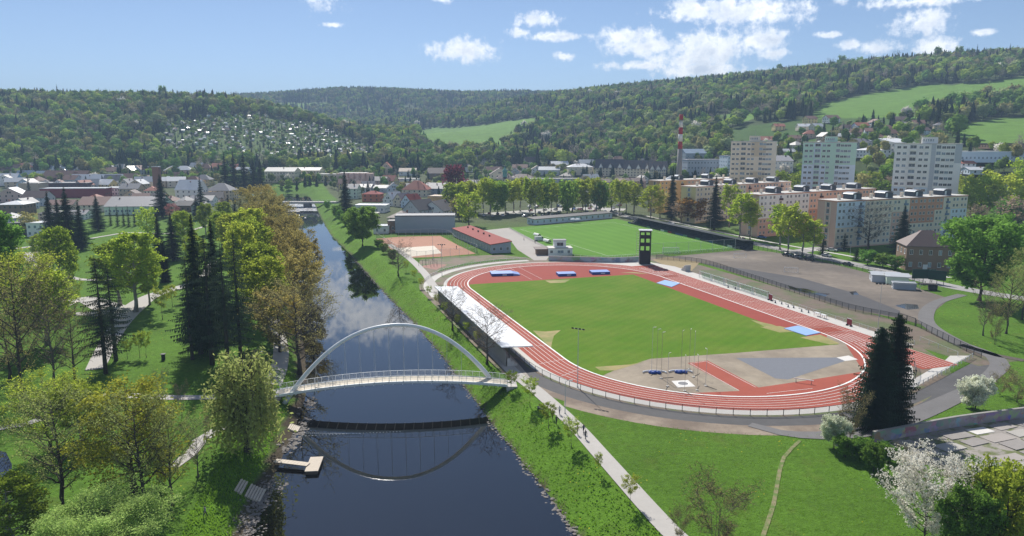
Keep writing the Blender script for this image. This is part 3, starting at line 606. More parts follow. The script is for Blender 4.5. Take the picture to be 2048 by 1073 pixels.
def conifer(name, seed, H, Wd, clear, tiers, per, leafk='conifer', droop=.35, gap=.0, dens=9, power=1.0, size=.62):
    rng = random.Random(seed); rs = np.random.RandomState(seed); tr = MB(); cr = MB()
    tr.tube([(0, 0, 0), (.04*H*.1, 0, H*.4), (0, .03*H*.1, H*.75), (0, 0, H*.995)], [.019*H, .013*H, .006*H, .0015*H], 7)
    for i in range(tiers):
        t = (i+.3)/tiers; z0_ = H*(clear+(1-clear)*t); ln0 = Wd*.5*max(.04, (1-t)**power)*(.8+.2*math.sin(i*1.7))
        if clear and t < .12: ln0 *= .6+3*t
        for j in range(per):
            if rng.random() < gap: continue
            z = z0_+rng.uniform(-.6, .6)*H*(1-clear)/tiers
            azm = 6.283*j/per+i*1.1+rng.uniform(-.25, .25); ln = ln0*rng.uniform(.72, 1.18); d = Vector((math.cos(azm), math.sin(azm), 0)); sd_ = Vector((-d.y, d.x, 0))
            n = max(3, int(dens*ln/(Wd*.5)+2)); prev = None
            for k in range(n+1):
                s = k/n; c = Vector((0, 0, z))+d*ln*s+Vector((0, 0, -droop*ln*s**1.3+.16*ln*s**3))
                w = size*(.45+.75*math.sin(math.pi*min(.95, s*.9+.12)))*(.5+.5*ln/(Wd*.5))*rng.uniform(.8, 1.25)
                cur = (c+sd_*w+Vector((0, 0, -w*.35-rng.random()*.15)), c+Vector((0, 0, .08)), c-sd_*w+Vector((0, 0, -w*.35-rng.random()*.15)))
                if prev:
                    o = len(cr.v); m1 = prev[1].lerp(cur[1], .5)
                    cr.v += [tuple(prev[1]), tuple(cur[0]), tuple(m1), tuple(cur[2]), tuple(cur[1]), tuple(prev[1].lerp(cur[1], .85)-Vector((0, 0, w*.9)))]
                    cr.f += [(o, o+1, o+2), (o, o+2, o+3), (o+2, o+4, o+5)]; cr.mi += [0, 0, 0]
                prev = cur
    return dict(H=H, W=Wd, trunk=tr.mesh('trunk', bark, True), crown=cr.mesh('crown', LEAF[leafk]), name=name)
PR = {}
def reg(k, *p):
    for q in p:      # true size of each model, so that trees come out as tall and wide as asked for
        me_ = q['crown']; a = np.empty(len(me_.vertices)*3); me_.vertices.foreach_get('co', a); a = a.reshape(-1, 3)
        q['H'] = float(np.percentile(a[:, 2], 99.6)); q['W'] = 2*float(np.percentile(np.hypot(a[:, 0], a[:, 1]), 99.2 if q['name'] in ('spruce', 'conifer', 'thuja') else 96))
    PR[k] = list(p)
reg('birch', *[broadleaf('birch', s, 14, 7.5, .22, 32, 7, 3, 5, .24, 'fresh', 'column', .6, .5, barkbirch) for s in (1, 2)])
reg('green', *[broadleaf('broadleaf_tree', s, 12, 10, .16, 32, 8, 3, 9, .29, 'mid', 'round', .5, .45) for s in (3, 4)])
reg('freshround', *[broadleaf('broadleaf_tree', s, 12, 10, .15, 32, 8, 3, 9, .28, 'fresh', 'round', .5, .45) for s in (5,)])
reg('bud', *[broadleaf('budding_tree', s, 15, 13, .16, 26, 8, 4, 2, .13, 'olive', 'round', .75, .5, bark) for s in (6, 7)])
reg('budgold', *[broadleaf('budding_tree', s, 14, 12, .1, 30, 8, 3, 7, .22, 'gold', 'round', .6, .48, bark) for s in (61, 62)])
reg('budlime', *[broadleaf('budding_tree', s, 14, 12, .14, 28, 8, 4, 4, .17, 'fresh', 'round', .65, .5, bark, jit=.3) for s in (71, 72)])
reg('budgreen', *[broadleaf('budding_tree', s, 15, 12, .2, 26, 7, 4, 3, .14, 'willow', 'round', .8, .5, bark) for s in (8,)])
reg('bare', *[broadleaf('bare_tree', s, 13, 10, .2, 26, 8, 4, 1, .12, 'brown', 'vase', .95, .5, bark_pale) for s in (9, 10)])
reg('yellow', broadleaf('willow_tree', 11, 12, 9, .12, 30, 7, 3, 7, .17, 'yellow', 'column', .55, .5, bark, droop=.25, jit=.4))
reg('willow', willow('willow_tree', 12, 11, 11, 'willow'))
reg('paleround', broadleaf('willow_tree', 13, 9, 12, .08, 44, 8, 4, 17, .14, 'pale', 'round', .5, .42, bark, jit=.36))
reg('blossom', broadleaf('blossom_tree', 14, 9, 11, .1, 34, 8, 4, 6, .15, 'white', 'round', .7, .5, bark_pale))
reg('whitebush', broadleaf('blossom_shrub', 15, 4, 4.6, .03, 26, 7, 3, 10, .20, 'cream', 'round', .7, .5, bark, stems=3))
reg('shrub', broadleaf('shrub', 16, 4, 4.5, .03, 28, 6, 4, 5, .22, 'mid', 'round', .8, .5, bark, stems=4))
reg('bareshrub', broadleaf('bare_shrub', 17, 8, 8, .05, 44, 9, 5, 1, .10, 'olive', 'vase', 1.15, .45, bark_pale, stems=5, trunkr=.014))
reg('young', *[broadleaf('young_tree', s, 5, 2.7, .42, 14, 5, 3, 4, .12, 'fresh', 'round', .9, .5, bark_pale, trunkr=.012) for s in (18, 19)])
reg('spruce', *[conifer('spruce', s, 20, 8, .05, 40, 12, 'conifer', .38, .05, 9, .95, .85) for s in (20, 21)])
reg('pine', *[conifer('conifer', s, 20, 9.6, .17, 27, 8, 'pine', .30, .34, 10, .58, .72) for s in (22, 23)])
reg('thuja', conifer('thuja', 24, 20, 8.5, .0, 52, 15, 'conifer', .16, .0, 10, .46, .92))
# lighter models for trees a few hundred metres off
def mid(k, seed, leafk, shape='round', H=12, Wd=9, up=.5, nleaf=5, ls=.75, clear=.16, barkm=bark, droop=0): return broadleaf(k, seed, H, Wd, clear, 18, 4, 1, nleaf, ls, leafk, shape, up, .5, barkm, droop=droop, twig=True)
reg('m_birch', *[mid('birch', s, 'fresh', 'column', 14, 6.6, .75, 5, .42, .3, barkbirch) for s in (30, 31)])
reg('m_green', *[mid('broadleaf_tree', s, 'mid') for s in (32, 33)])
reg('m_fresh', *[mid('broadleaf_tree', s, 'fresh', nleaf=5, ls=.55) for s in (34, 35)])
reg('m_olive', *[mid('budding_tree', s, 'olive', nleaf=4, ls=.6) for s in (36, 37)])
reg('m_brown', *[mid('bare_tree', s, 'brown', nleaf=3, ls=.45, up=.9) for s in (38,)])
reg('m_orange', mid('budding_tree', 39, 'orange')); reg('m_purple', mid('copper_beech', 40, 'purple')); reg('m_white', mid('blossom_tree', 41, 'white', nleaf=3, ls=.5)); reg('m_pink', mid('blossom_tree', 42, 'pink', nleaf=4, ls=.5))
reg('m_spruce', *[conifer('spruce', s, 18, 7, .04, 24, 8, 'conifer', .38, .04, 5, .95, 1.2) for s in (43, 44)])
reg('m_thuja', conifer('thuja', 45, 12, 3.2, .0, 20, 7, 'conifer', .1, 0, 3, .6, .6))
NT = {}
TREE_POS = []
def tree_at(P, kind, h, w, label, group=None, cat='tree', rz=None, name=None):
    protos = PR[kind]; i = NT.get(kind, 0); NT[kind] = i+1; p = protos[i % len(protos)]
    o = thing(name or p['name'], label, cat, P, (i*2.1) % 6.28 if rz is None else rz, group)
    o.scale = (w/p['W'], w/p['W'], h/p['H'])
    link('trunk', p['trunk'], o); link('crown', p['crown'], o); TREE_POS.append((P[0], P[1])); return o
def tree(px, pb, pt, wpx, kind, label, group=None, cat='tree', name=None):
    """tree whose foot shows at (px, pb) and whose top reaches photo row pt; crown wpx photo pixels wide"""
    P = R(px, pb); s = scale_at(P); h = (pb-pt)*s/math.cos(PITCH*1.0+max(0, (pb-536)/FPX)*.8)
    return tree_at(P, kind, h, wpx*s, label, group, cat, name=name)
def row(items, fmt, group, cat='tree'):
    """items sorted left to right; every one gets its place in the row"""
    items = sorted(items, key=lambda a: a[0])
    for i, it in enumerate(items): tree(*it[:5], fmt.format(ORD[i]), group, cat)
# --- left park, foreground
tree(212,1140,1012,235,'paleround','pale green rounded willow crown at the bottom left edge of the picture')
tree(28,1110,965,140,'birch','light green leafy tree cut off by the bottom left corner')
tree(130,1025,790,190,'budgreen','grey brown tree barely in leaf above the pale round willow')
tree(290,1032,792,160,'budgreen','big forked tree with sparse olive twigs in front of the yellow willow')
tree(268,985,776,215,'yellow','yellow green willow behind the forked brown tree')
tree(345,1010,835,110,'budgreen','brown budding tree right of the forked tree near the bank')
tree(100,905,752,150,'budlime','fresh light green tree in front of the pond')
tree(165,880,770,110,'birch','light green tree left of the yellow willow')
tree(45,790,520,150,'bud','tall grey brown tree at the left edge of the park')
tree(112,780,560,120,'bare','tall bare grey tree left of the dark conifer pair')
tree(150,765,610,110,'bud','olive brown budding tree beside the conifer pair')
tree(40,705,505,180,'budlime','large yellow green tree behind the tall grey trees at the left edge')
tree(95,690,545,110,'birch','yellow green tree right of the large one at the left edge')
tree(-5,640,432,110,'green','green tree on the left border of the picture')
tree(20,760,620,140,'bud','low brown budding tree at the left border')
tree(110,640,560,90,'budgreen','pale budding tree beside the park path bend')
tree(495,905,716,150,'willow','dusty green weeping willow beside the footbridge')
tree(397,955,832,64,'bare','bare upright tree by the gravel path near the steps')
tree(325,803,735,34,'bare','small bare tree just above the white park path')
tree(364,838,762,30,'bare','small bare sapling just below the white park path')
tree(280,716,664,26,'young','left one of two saplings on the lawn by the conifer pair'); tree(293,716,662,26,'young','right one of two saplings on the lawn by the conifer pair')
tree(255,718,680,24,'young','low sapling next to the conifer pair trunk')
tree(212,748,526,92,'pine','left trunk of the dark conifer pair over the park path'); tree(232,722,545,84,'pine','right trunk of the dark conifer pair over the park path')
tree(425,730,480,110,'pine','tallest dark conifer in the group left of the river trees',None); tree(456,735,500,92,'pine','front dark conifer in the group left of the river trees'); tree(482,722,478,84,'pine','right hand dark conifer in the group beside the brown river trees')
tree(402,708,440,90,'spruce','spruce with dense tip behind the tall conifer group'); tree(436,670,448,84,'spruce','spruce filling the back of the tall conifer group'); tree(385,720,520,70,'pine','shorter conifer on the left of the tall conifer group')
tree(272,625,470,100,'birch','larger light green birch by the path fork'); tree(240,612,485,90,'birch','slimmer light green birch left of the path fork'); tree(300,610,500,50,'birch','narrow light green birch right of the path fork')
tree(126,600,458,72,'birch','yellow green birch standing by the curved park path'); tree(325,640,575,36,'young','young tree beside the path fork'); tree(345,615,570,26,'young','second young tree up the path from the fork')
tree(320,525,430,46,'spruce','left spruce of the dark pair in the middle of the park'); tree(347,522,428,46,'spruce','right spruce of the dark pair in the middle of the park'); tree(331,565,488,26,'thuja','slim dark conifer in front of the spruce pair')
tree(104,490,386,46,'spruce','left spruce of the tall dark clump before the town'); tree(140,500,378,60,'spruce','broad middle spruce of the tall dark clump before the town'); tree(164,500,405,44,'spruce','right spruce of the tall dark clump before the town'); tree(122,495,400,50,'spruce','spruce behind the middle of the tall dark clump')
tree(197,462,392,40,'spruce','dark spruce in front of the long glass fronted hall')
row([(222,452,414,10,'m_thuja'),(236,453,412,11,'m_thuja'),(248,453,416,10,'m_thuja'),(258,454,413,11,'m_thuja'),(270,453,415,10,'m_thuja')],'{} slim dark thuja from the left before the long hall','thuja row before the long hall')
tree(296,478,416,40,'m_fresh','bright yellow green tree before the long hall'); tree(372,512,424,44,'birch','light green tree with bare stem right of the spruce pair'); tree(412,470,408,34,'birch','light green tree above the tall conifer group'); tree(345,440,408,30,'m_pink','pink blossoming tree behind the park spruces')
tree(325,435,352,44,'spruce','tall spruce beside the white house in town'); tree(404,432,352,26,'m_spruce','slim spruce right of the white house in town'); tree(394,440,392,26,'m_spruce','small dark spruce below the white house'); tree(60,400,350,12,'m_spruce','tiny pointed spruce among the town roofs')
row([(446,430,396,22,'m_thuja'),(458,432,392,24,'m_thuja'),(470,430,398,24,'m_thuja'),(482,430,396,20,'m_thuja')],'{} dark clipped conifer from the left by the grey villa','dark conifers by the grey villa')
row([(452,384,308,36,'m_spruce'),(470,384,306,36,'m_spruce'),(490,385,304,34,'m_spruce'),(508,382,318,34,'m_spruce'),(522,380,322,30,'m_spruce')],'{} tall spruce from the left beyond the river bend','tall spruces beyond the river bend')
row([(82,520,470,40,'birch'),(60,470,425,40,'m_olive'),(150,620,560,40,'young'),(385,600,545,30,'young'),(395,555,470,44,'birch'),(445,500,425,50,'birch'),(470,520,430,60,'birch'),(450,455,405,36,'birch'),(250,520,480,34,'young')],'{} light green park tree from the left around the lawns','light green park trees')
# --- trees along the left river bank
row([(600,750,553,170,'bud'),(560,705,580,110,'budgold'),(628,690,580,110,'bud'),(592,640,505,112,'budgold'),(610,600,482,92,'budgold'),(578,590,462,96,'budgold'),(590,560,455,80,'budgold'),(562,545,432,92,'budgold'),(575,515,430,70,'budgold'),(546,520,406,86,'budgold'),(532,490,388,82,'budgold'),(548,478,392,64,'budgold'),(517,462,372,78,'budgold')],'{} budding olive brown tree from the left along the left river bank','olive brown trees along the left bank')
row([(540,680,520,96,'birch'),(520,640,490,90,'birch'),(510,590,440,84,'birch'),(500,545,420,76,'birch'),(548,610,505,70,'birch'),(488,610,450,70,'birch')],'{} fresh green birch from the left in the river bank grove','green birches in the river bank grove')
# --- right bank and path
row([(1022,782,742,28,'young'),(1060,814,756,36,'young'),(1097,858,806,34,'young'),(1142,895,838,38,'young'),(1197,952,907,18,'young'),(1260,1012,952,36,'young')],'{} young staked tree from the bridge along the riverside path','young trees along the riverside path')
tree(974,728,606,96,'bare','large budding tree at the end of the white stand roof'); tree(905,660,568,72,'bare','budding tree halfway along the white stand roof'); tree(797,552,478,62,'bare','bare brown tree beside the clay courts')
row([(955,690,662,16,'young'),(934,672,644,16,'young'),(915,655,628,15,'young'),(890,632,604,15,'young'),(874,614,588,14,'young'),(858,596,572,14,'young'),(843,578,556,13,'young'),(828,562,540,13,'young'),(812,545,522,13,'young'),(785,524,500,20,'green'),(768,508,488,18,'green'),(758,498,480,18,'green')],'{} small riverside tree upstream from the bridge, counted from the left','small trees on the right bank upstream')
tree(725,493,416,66,'green','full green tree on the right bank before the grey blank building'); tree(705,470,425,36,'green','lower green tree left of the full green bank tree'); tree(692,432,343,38,'spruce','lone dark spruce on the right bank by the road bridge')
row([(672,436,412,18,'m_green'),(690,452,428,20,'m_green'),(700,462,436,22,'m_green'),(680,444,420,16,'m_green'),(655,420,402,14,'m_green')],'{} bank bush from the left below the lone spruce','bank bushes below the lone spruce','bush')
# --- foreground right
tree(1428,1100,950,135,'bareshrub','bare many stemmed shrub at the bottom edge right of the path',cat='shrub'); tree(1360,1085,1010,50,'bareshrub','low bare shrub by the end of the riverside path',cat='shrub')
tree(1848,1085,908,168,'blossom','large white blossoming tree in the bottom right'); tree(2000,1130,945,130,'freshround','bright green tree in the bottom right corner'); tree(1930,1140,985,110,'green','green tree right behind the white blossoming tree'); tree(2050,1120,985,80,'freshround','light green tree on the right border below the slab yard')
tree(1950,1000,925,60,'shrub','green bush at the edge of the slab yard',cat='shrub')
tree(1664,897,834,54,'whitebush','round whitish bush at the end of the graffiti wall',cat='bush'); tree(1952,820,758,62,'whitebush','white flowering bush above the graffiti wall',cat='bush'); tree(1702,880,778,70,'bareshrub','reddish budding shrub below the big dark conifers',cat='shrub')
row([(1690,915,872,40,'shrub'),(1720,925,880,44,'shrub'),(1748,945,890,50,'shrub'),(1778,925,890,40,'shrub'),(1800,915,885,30,'bareshrub')],'{} bush from the left along the foot of the graffiti wall','bushes under the graffiti wall','bush')
tree(1747,856,664,102,'thuja','left half of the twin dark conifer by the track corner'); tree(1780,848,640,94,'thuja','right taller half of the twin dark conifer by the track corner')
tree(1958,602,440,150,'green','big green tree right of the old villa'); tree(2012,668,528,80,'budgreen','thin budding tree on the right border'); tree(1966,672,560,50,'bare','slim bare tree on the grass right of the path'); tree(2044,640,500,70,'budgreen','greenish budding tree cut off by the right border'); tree(1990,690,600,40,'bareshrub','low bare shrub on the grass at the right'); tree(2036,805,738,70,'bareshrub','scrubby shrub on the right border above the graffiti wall',cat='shrub'); tree(1998,790,745,40,'bareshrub','scrub beside the white flowering bush',cat='shrub')
tree(2030,480,395,80,'m_brown','grey brown tree on the right border beyond the villa')
# --- street and blocks
row([(1478,478,388,54,'m_birch'),(1500,480,400,40,'m_birch'),(1560,500,412,52,'m_birch'),(1575,508,408,50,'m_birch'),(1605,512,428,50,'m_birch'),(1625,515,440,44,'m_birch'),(1458,455,370,44,'m_birch')],'{} street birch from the left before the apartment blocks','birches in front of the blocks')
tree(1343,440,338,32,'spruce','tall dark spruce before the orange block'); tree(1428,460,356,46,'spruce','broad dark spruce before the cream block'); tree(1385,446,396,58,'m_orange','orange tinged tree between the two street spruces'); tree(1362,446,405,44,'m_brown','pinkish brown tree beside the orange tinged tree'); tree(1300,440,372,50,'m_birch','birch before the left end of the orange block'); tree(1268,432,368,46,'m_birch','birch at the corner of the street and the football pitch'); tree(1320,436,385,36,'m_olive','olive tree before the orange block')
tree(1736,500,404,94,'bare','big bare tree before the nearest apartment block'); tree(1802,508,414,52,'spruce','pointed spruce before the nearest apartment block'); tree(1688,500,468,22,'m_thuja','dark clipped bush at the corner of the nearest block'); tree(1645,510,468,26,'m_thuja','brownish clipped conifer before the nearest block')
row([(1735,530,500,34,'m_green'),(1765,535,508,34,'m_green'),(1790,540,512,34,'m_green'),(1712,522,500,26,'m_thuja'),(1885,520,488,30,'m_brown'),(1870,500,468,20,'m_green')],'{} dark hedge bush from the left before the nearest block','hedge bushes before the nearest block','bush')
tree(1868,428,358,26,'m_spruce','left spruce in front of the white tower block'); tree(1880,428,356,26,'m_spruce','right spruce in front of the white tower block')
row([(1960,445,352,70,'m_fresh'),(2000,440,345,84,'m_fresh'),(2045,425,320,60,'m_fresh'),(1940,430,370,44,'m_fresh'),(2020,470,400,60,'m_green'),(1985,500,430,50,'m_green'),(1950,470,410,40,'m_brown')],'{} bright green tree from the left beyond the nearest block','bright trees on the right beyond the blocks')
# --- birch row behind the football pitch
rng = random.Random(11); it = []
for i in range(24):
    x = 905+i*15+rng.uniform(-5, 5); it.append((x, 428+rng.uniform(-6, 6), 362+rng.uniform(-6, 10), 40+rng.uniform(-6, 10), rng.choice(['m_birch', 'm_birch', 'm_fresh', 'm_green'])))
row(it, '{} birch from the left in the row behind the football pitch', 'birch row behind the football pitch')
tree(938,452,385,54,'m_fresh','full light green tree next to the grey blank building'); tree(918,440,392,40,'m_olive','yellowish tree beside the full light green tree')
tree(908,402,332,44,'m_purple','dark purple copper beech among the town roofs')

row([(1592,394,346,36,'m_fresh'),(1620,398,350,40,'m_green'),(1642,388,356,30,'m_white'),(1762,404,362,36,'m_green'),(1782,398,352,34,'m_brown'),(1722,394,348,30,'m_olive'),(1702,384,342,26,'m_green'),(1482,372,338,24,'m_fresh'),(1560,382,342,28,'m_fresh'),(1604,372,336,26,'m_green'),(1745,384,344,28,'m_fresh'),(1770,372,330,26,'m_green'),(1440,366,338,22,'m_green'),(1930,400,350,34,'m_fresh'),(1555,352,322,20,'m_white')],'{} tree from the left between the panel blocks and the towers','trees between the blocks and the towers')
def crest(px):
    for y in range(100, 300):
        P = R(px, y)
        if P.y < 2300 and abs(P.z-T1(P.x, P.y)) < 1.5: return y, P
    return None
rng = random.Random(77); sk = []
for px in list(range(1555, 2040, 21))+[120, 205, 330, 400, 470, 1180, 1290, 1335]:
    c = crest(px+rng.uniform(-6, 6))
    if c: sk.append((px, c[1]))
for i, (px, P) in enumerate(sk):
    k = 'm_spruce' if rng.random() < .3 else ('bare' if rng.random() < .7 else 'm_green'); h = rng.uniform(20, 32)
    tree_at(P, k, h, h*(.3 if k == 'm_spruce' else .5), '{} separate tall tree standing up from the wooded skyline, right ridge first'.format(ORD[i % 30]) if i < 30 else ['tall tree breaking the skyline of the left hill near the picture edge', 'tall tree breaking the skyline of the left hill above the red hall', 'tall tree breaking the skyline of the left hill above the allotments'][i % 3], 'single trees on the skyline')
# ------------------------------------------------------------------ woods on the hills, gardens, town trees
def forest_proto(name, k, seed):
    rng = random.Random(seed); rs = np.random.RandomState(seed); mb = MB()
    if k in ('conifer',):
        H, Wd = 17, 6.4
        for i in range(11):
            t = i/11; z = H*(.08+.86*t); r = Wd*.5*(1-t)**.8+.3; n = 11
            top = (0, 0, z+H*.17)
            P = [(math.cos(6.283*j/n+i)*r*rng.uniform(.75, 1.2), math.sin(6.283*j/n+i)*r*rng.uniform(.75, 1.2), z-rng.uniform(0, .7)) for j in range(n)]
            o = len(mb.v); mb.v += [top]+P; mb.f += [(o, o+1+j, o+1+(j+1) % n) for j in range(n)]; mb.mi += [0]*n
        m = [LEAF['conifer'], bark]
    else:
        H, Wd = (13, 10.5) if k != 'bare' else (14, 9)
        import bmesh
        nb = 10 if k != 'bare' else 6
        for i in range(nb):
            # lobes of foliage: jittered little spheres heaped into a crown
            d = rs.normal(size=3); d /= np.linalg.norm(d); c = d*np.array([Wd*.27, Wd*.27, H*.22])*rs.uniform(.5, 1)+np.array([0, 0, H*.60]); r = Wd*rs.uniform(.15, .25)
            bm = bmesh.new(); bmesh.ops.create_icosphere(bm, subdivisions=2, radius=1)
            if k != 'bare':
                V = [tuple(np.array(v.co)*r*np.array([1, 1, .85])*rs.uniform(.72, 1.22)+c) for v in bm.verts]; mb.add(V, [tuple(v.index for v in f.verts) for f in bm.faces])
            n = 30 if k != 'bare' else 46; q = rs.normal(size=(n, 3)); q /= np.linalg.norm(q, axis=1)[:, None]
            V, F = leaf_quads(c+q*r*(rs.uniform(.9, 1.35, (n, 1)) if k != 'bare' else rs.uniform(.4, 1.6, (n, 1))), .8 if k != 'bare' else .5, rs, stretch=1.2); mb.add(V.tolist(), F.tolist()); bm.free()
        m = [{'fresh': leafmat('wood_fresh', (0.287, 0.414, 0.069), col2=(0.380, 0.443, 0.081), trans=.35, rnd=.42), 'green': leafmat('wood_green', (0.138, 0.265, 0.063), col2=(0.218, 0.328, 0.075), trans=.35, rnd=.42), 'olive': leafmat('wood_olive', (0.310, 0.293, 0.127), col2=(0.345, 0.316, 0.127), trans=.35, rnd=.42), 'bare': leafmat('wood_bare', (0.310, 0.265, 0.230), col2=(0.276, 0.247, 0.218), trans=.35, rnd=.42), 'white': LEAF['white'], 'willow': leafmat('wood_willow', (0.299, 0.356, 0.149), col2=(0.333, 0.380, 0.161), trans=.35, rnd=.42)}[k], bark]
    mb.tube([(0, 0, 0), (0, 0, H*.6)], [.25, .1], 4, 1)
    o = bpy.data.objects.new(name, mb.mesh(name, m)); return o
protos = bpy.data.collections.new('forest_models')
FK = ['conifer', 'conifer', 'fresh', 'fresh', 'green', 'green', 'olive', 'olive', 'bare', 'willow', 'white']
for i, k in enumerate(FK): protos.objects.link(forest_proto('model_%02d' % i, k, 100+i))
def scatter(name, label, P, idx, scl, rot):
    me = bpy.data.meshes.new(name); me.from_pydata([tuple(p) for p in P], [], [])
    for nm, ty, dat in (('idx', 'INT', idx), ('scl', 'FLOAT', scl), ('rot', 'FLOAT', rot)):
        a = me.attributes.new(nm, ty, 'POINT'); a.data.foreach_set('value', dat)
    o = link(name, me); tag(o, label, 'forest', None, 'stuff')
    ng = bpy.data.node_groups.new(name, 'GeometryNodeTree'); ng.interface.new_socket('Geometry', in_out='INPUT', socket_type='NodeSocketGeometry'); ng.interface.new_socket('Geometry', in_out='OUTPUT', socket_type='NodeSocketGeometry')
    gi = N(ng, 'NodeGroupInput'); go = N(ng, 'NodeGroupOutput'); ci = N(ng, 'GeometryNodeCollectionInfo'); ci.inputs['Collection'].default_value = protos; ci.inputs['Separate Children'].default_value = True; ci.inputs['Reset Children'].default_value = True
    ip = N(ng, 'GeometryNodeInstanceOnPoints'); ip.inputs['Pick Instance'].default_value = True
    def attr(nm, dt): n = N(ng, 'GeometryNodeInputNamedAttribute', data_type=dt); n.inputs['Name'].default_value = nm; return n.outputs['Attribute']
    cx = N(ng, 'ShaderNodeCombineXYZ'); LK(ng, attr('rot', 'FLOAT'), cx.inputs[2])
    LK(ng, gi.outputs[0], ip.inputs['Points']); LK(ng, ci.outputs[0], ip.inputs['Instance']); LK(ng, attr('idx', 'INT'), ip.inputs['Instance Index']); LK(ng, cx.outputs[0], ip.inputs['Rotation'])
    sv = N(ng, 'ShaderNodeCombineXYZ'); s_ = attr('scl', 'FLOAT'); [LK(ng, s_, sv.inputs[i]) for i in range(3)]; LK(ng, sv.outputs[0], ip.inputs['Scale'])
    LK(ng, ip.outputs[0], go.inputs[0]); md = o.modifiers.new('scatter', 'NODES'); md.node_group = ng
    return o
rs = np.random.RandomState(5)
def cand(x0, x1, y0, y1, st):
    x, y = np.meshgrid(np.arange(x0, x1, st), np.arange(y0, y1, st)); x = x+rs.uniform(-.45, .45, x.shape)*st; y = y+rs.uniform(-.45, .45, y.shape)*st
    return x.ravel(), y.ravel()
def visible(x, y, z, margin=.80):
    # keep what the frame, plus a wide margin, could see over the ridges
    k = np.abs(x) < y*margin+60
    ok = np.zeros(len(x), bool); ii = np.where(k)[0]; top = z[ii]+16
    blocked = np.zeros(len(ii), bool)
    for s in np.linspace(.3, .985, 30):
        gz = hills(x[ii]*s, y[ii]*s); blocked |= gz > CAMZ+(top-CAMZ)*s+4
    ok[ii] = ~blocked; return ok
def mix(x, y, con, bare=.14, white=.015):
    n = len(x); c = cnoise(x, y, 260, 3)+.5*cnoise(x, y, 90, 8); r = rs.rand(n); idx = np.empty(n, int)
    pc = np.clip(con+.6*c, .01, .96); q = rs.rand(n); v = 1.6*cnoise(x, y, 230, 9)+.6*cnoise(x, y, 80, 12)
    sp = np.where(q < bare+.10*v, 8, np.where(q < .30+.08*v, rs.randint(6, 8, n), np.where(q < .62+.16*v, rs.randint(4, 6, n), np.where(q < .88, rs.randint(2, 4, n), 9))))
    sp = np.where(rs.rand(n) < white, 10, sp)
    return np.where(r < pc, rs.randint(0, 2, n), sp)
def zone(name, label, x, y, con, smin=.75, smax=1.25, **k):
    z = T(x, y); ok = visible(x, y, z); x, y, z = x[ok], y[ok], z[ok]; idx = mix(x, y, con, **k)
    scl = rs.uniform(smin, smax, len(x))
    scl = np.where(idx < 2, scl*.82, scl)
    P = np.c_[x, y, z-.4]
    o = scatter(name, label, P, idx, scl, rs.uniform(0, 6.28, len(x))); print(name, len(x)); return o
def clear(x, y, polys, grow=0):
    m = np.ones(len(x), bool)
    for q in polys: m &= ~inpoly(x, y, q)
    return m
x, y = cand(-1500, 60, 840, 1500, 11.5); h = hills(x, y); m = (h > 9) & clear(x, y, MEADOWS+[ALLOT]) & (x < -120+(y-840)*.05+60)
m &= cnoise(x, y, 170, 21) < 1.0
zone('forest', 'mixed spring wood covering the hill on the left behind the town', x[m], y[m], .02, 1.0, 1.9, white=.004)
x, y = cand(-300, 2200, 640, 2050, 11.5); h = hills(x, y); m = (h > 16) & clear(x, y, MEADOWS+[ALLOT, VILLAGE]) & ~((x < -120+(y-840)*.05+60) & (y < 1500)) & ((y > 800) | (x > 330))
m &= cnoise(x, y, 210, 22) < 1.15
zone('forest', 'dark mixed wood along the long ridge on the right', x[m], y[m], .20, 1.0, 1.9, white=.003)
x, y = cand(-2200, 1500, 1600, 3200, 15.5); h = hills(x, y); m = clear(x, y, MEADOWS) & ~((x > -300) & (y < 2050))
m &= cnoise(x, y, 330, 23) < .8
zone('forest', 'bluish distant wood on the far hill across the valley', x[m], y[m], .42, 1.3, 2.0, white=0)
# a few separate crowns standing out on the skyline
# scattered trees on the lower slopes and among the houses on the right
x, y = cand(150, 900, 480, 820, 15); m = (hills(x, y) > 5) & clear(x, y, MEADOWS) & (rs.rand(len(x)) < .8)
# keep roofs and towers free
zone('garden_trees', 'garden trees and hedges among the houses on the right hillside', x[m], y[m], .10, .6, 1.15, bare=.15, white=.03)
x, y = cand(-560, 20, 940, 1380, 8.0); m = inpoly(x, y, ALLOT) & (rs.rand(len(x)) < .8)
zone('orchard_trees', 'fruit trees and bushes among the allotment huts on the left hill', x[m], y[m], .08, .3, .7, bare=.2, white=.05)
x, y = cand(-760, -150, 760, 900, 11); m = (rs.rand(len(x)) < .75)
zone('hill_foot_trees', 'rounded trees lining the foot of the left hill behind the town', x[m], y[m], .08, .6, 1.0, bare=.1)
x, y = cand(-190, 330, 660, 1000, 13.5); m = (rs.rand(len(x)) < .62) & clear(x, y, MEADOWS) & (hills(x, y) < 40) & (x > xr(np.minimum(y, 780))+25)
zone('valley_trees', 'trees scattered through the far end of the town below the ridge', x[m], y[m], .2, .55, 1.0, bare=.15)
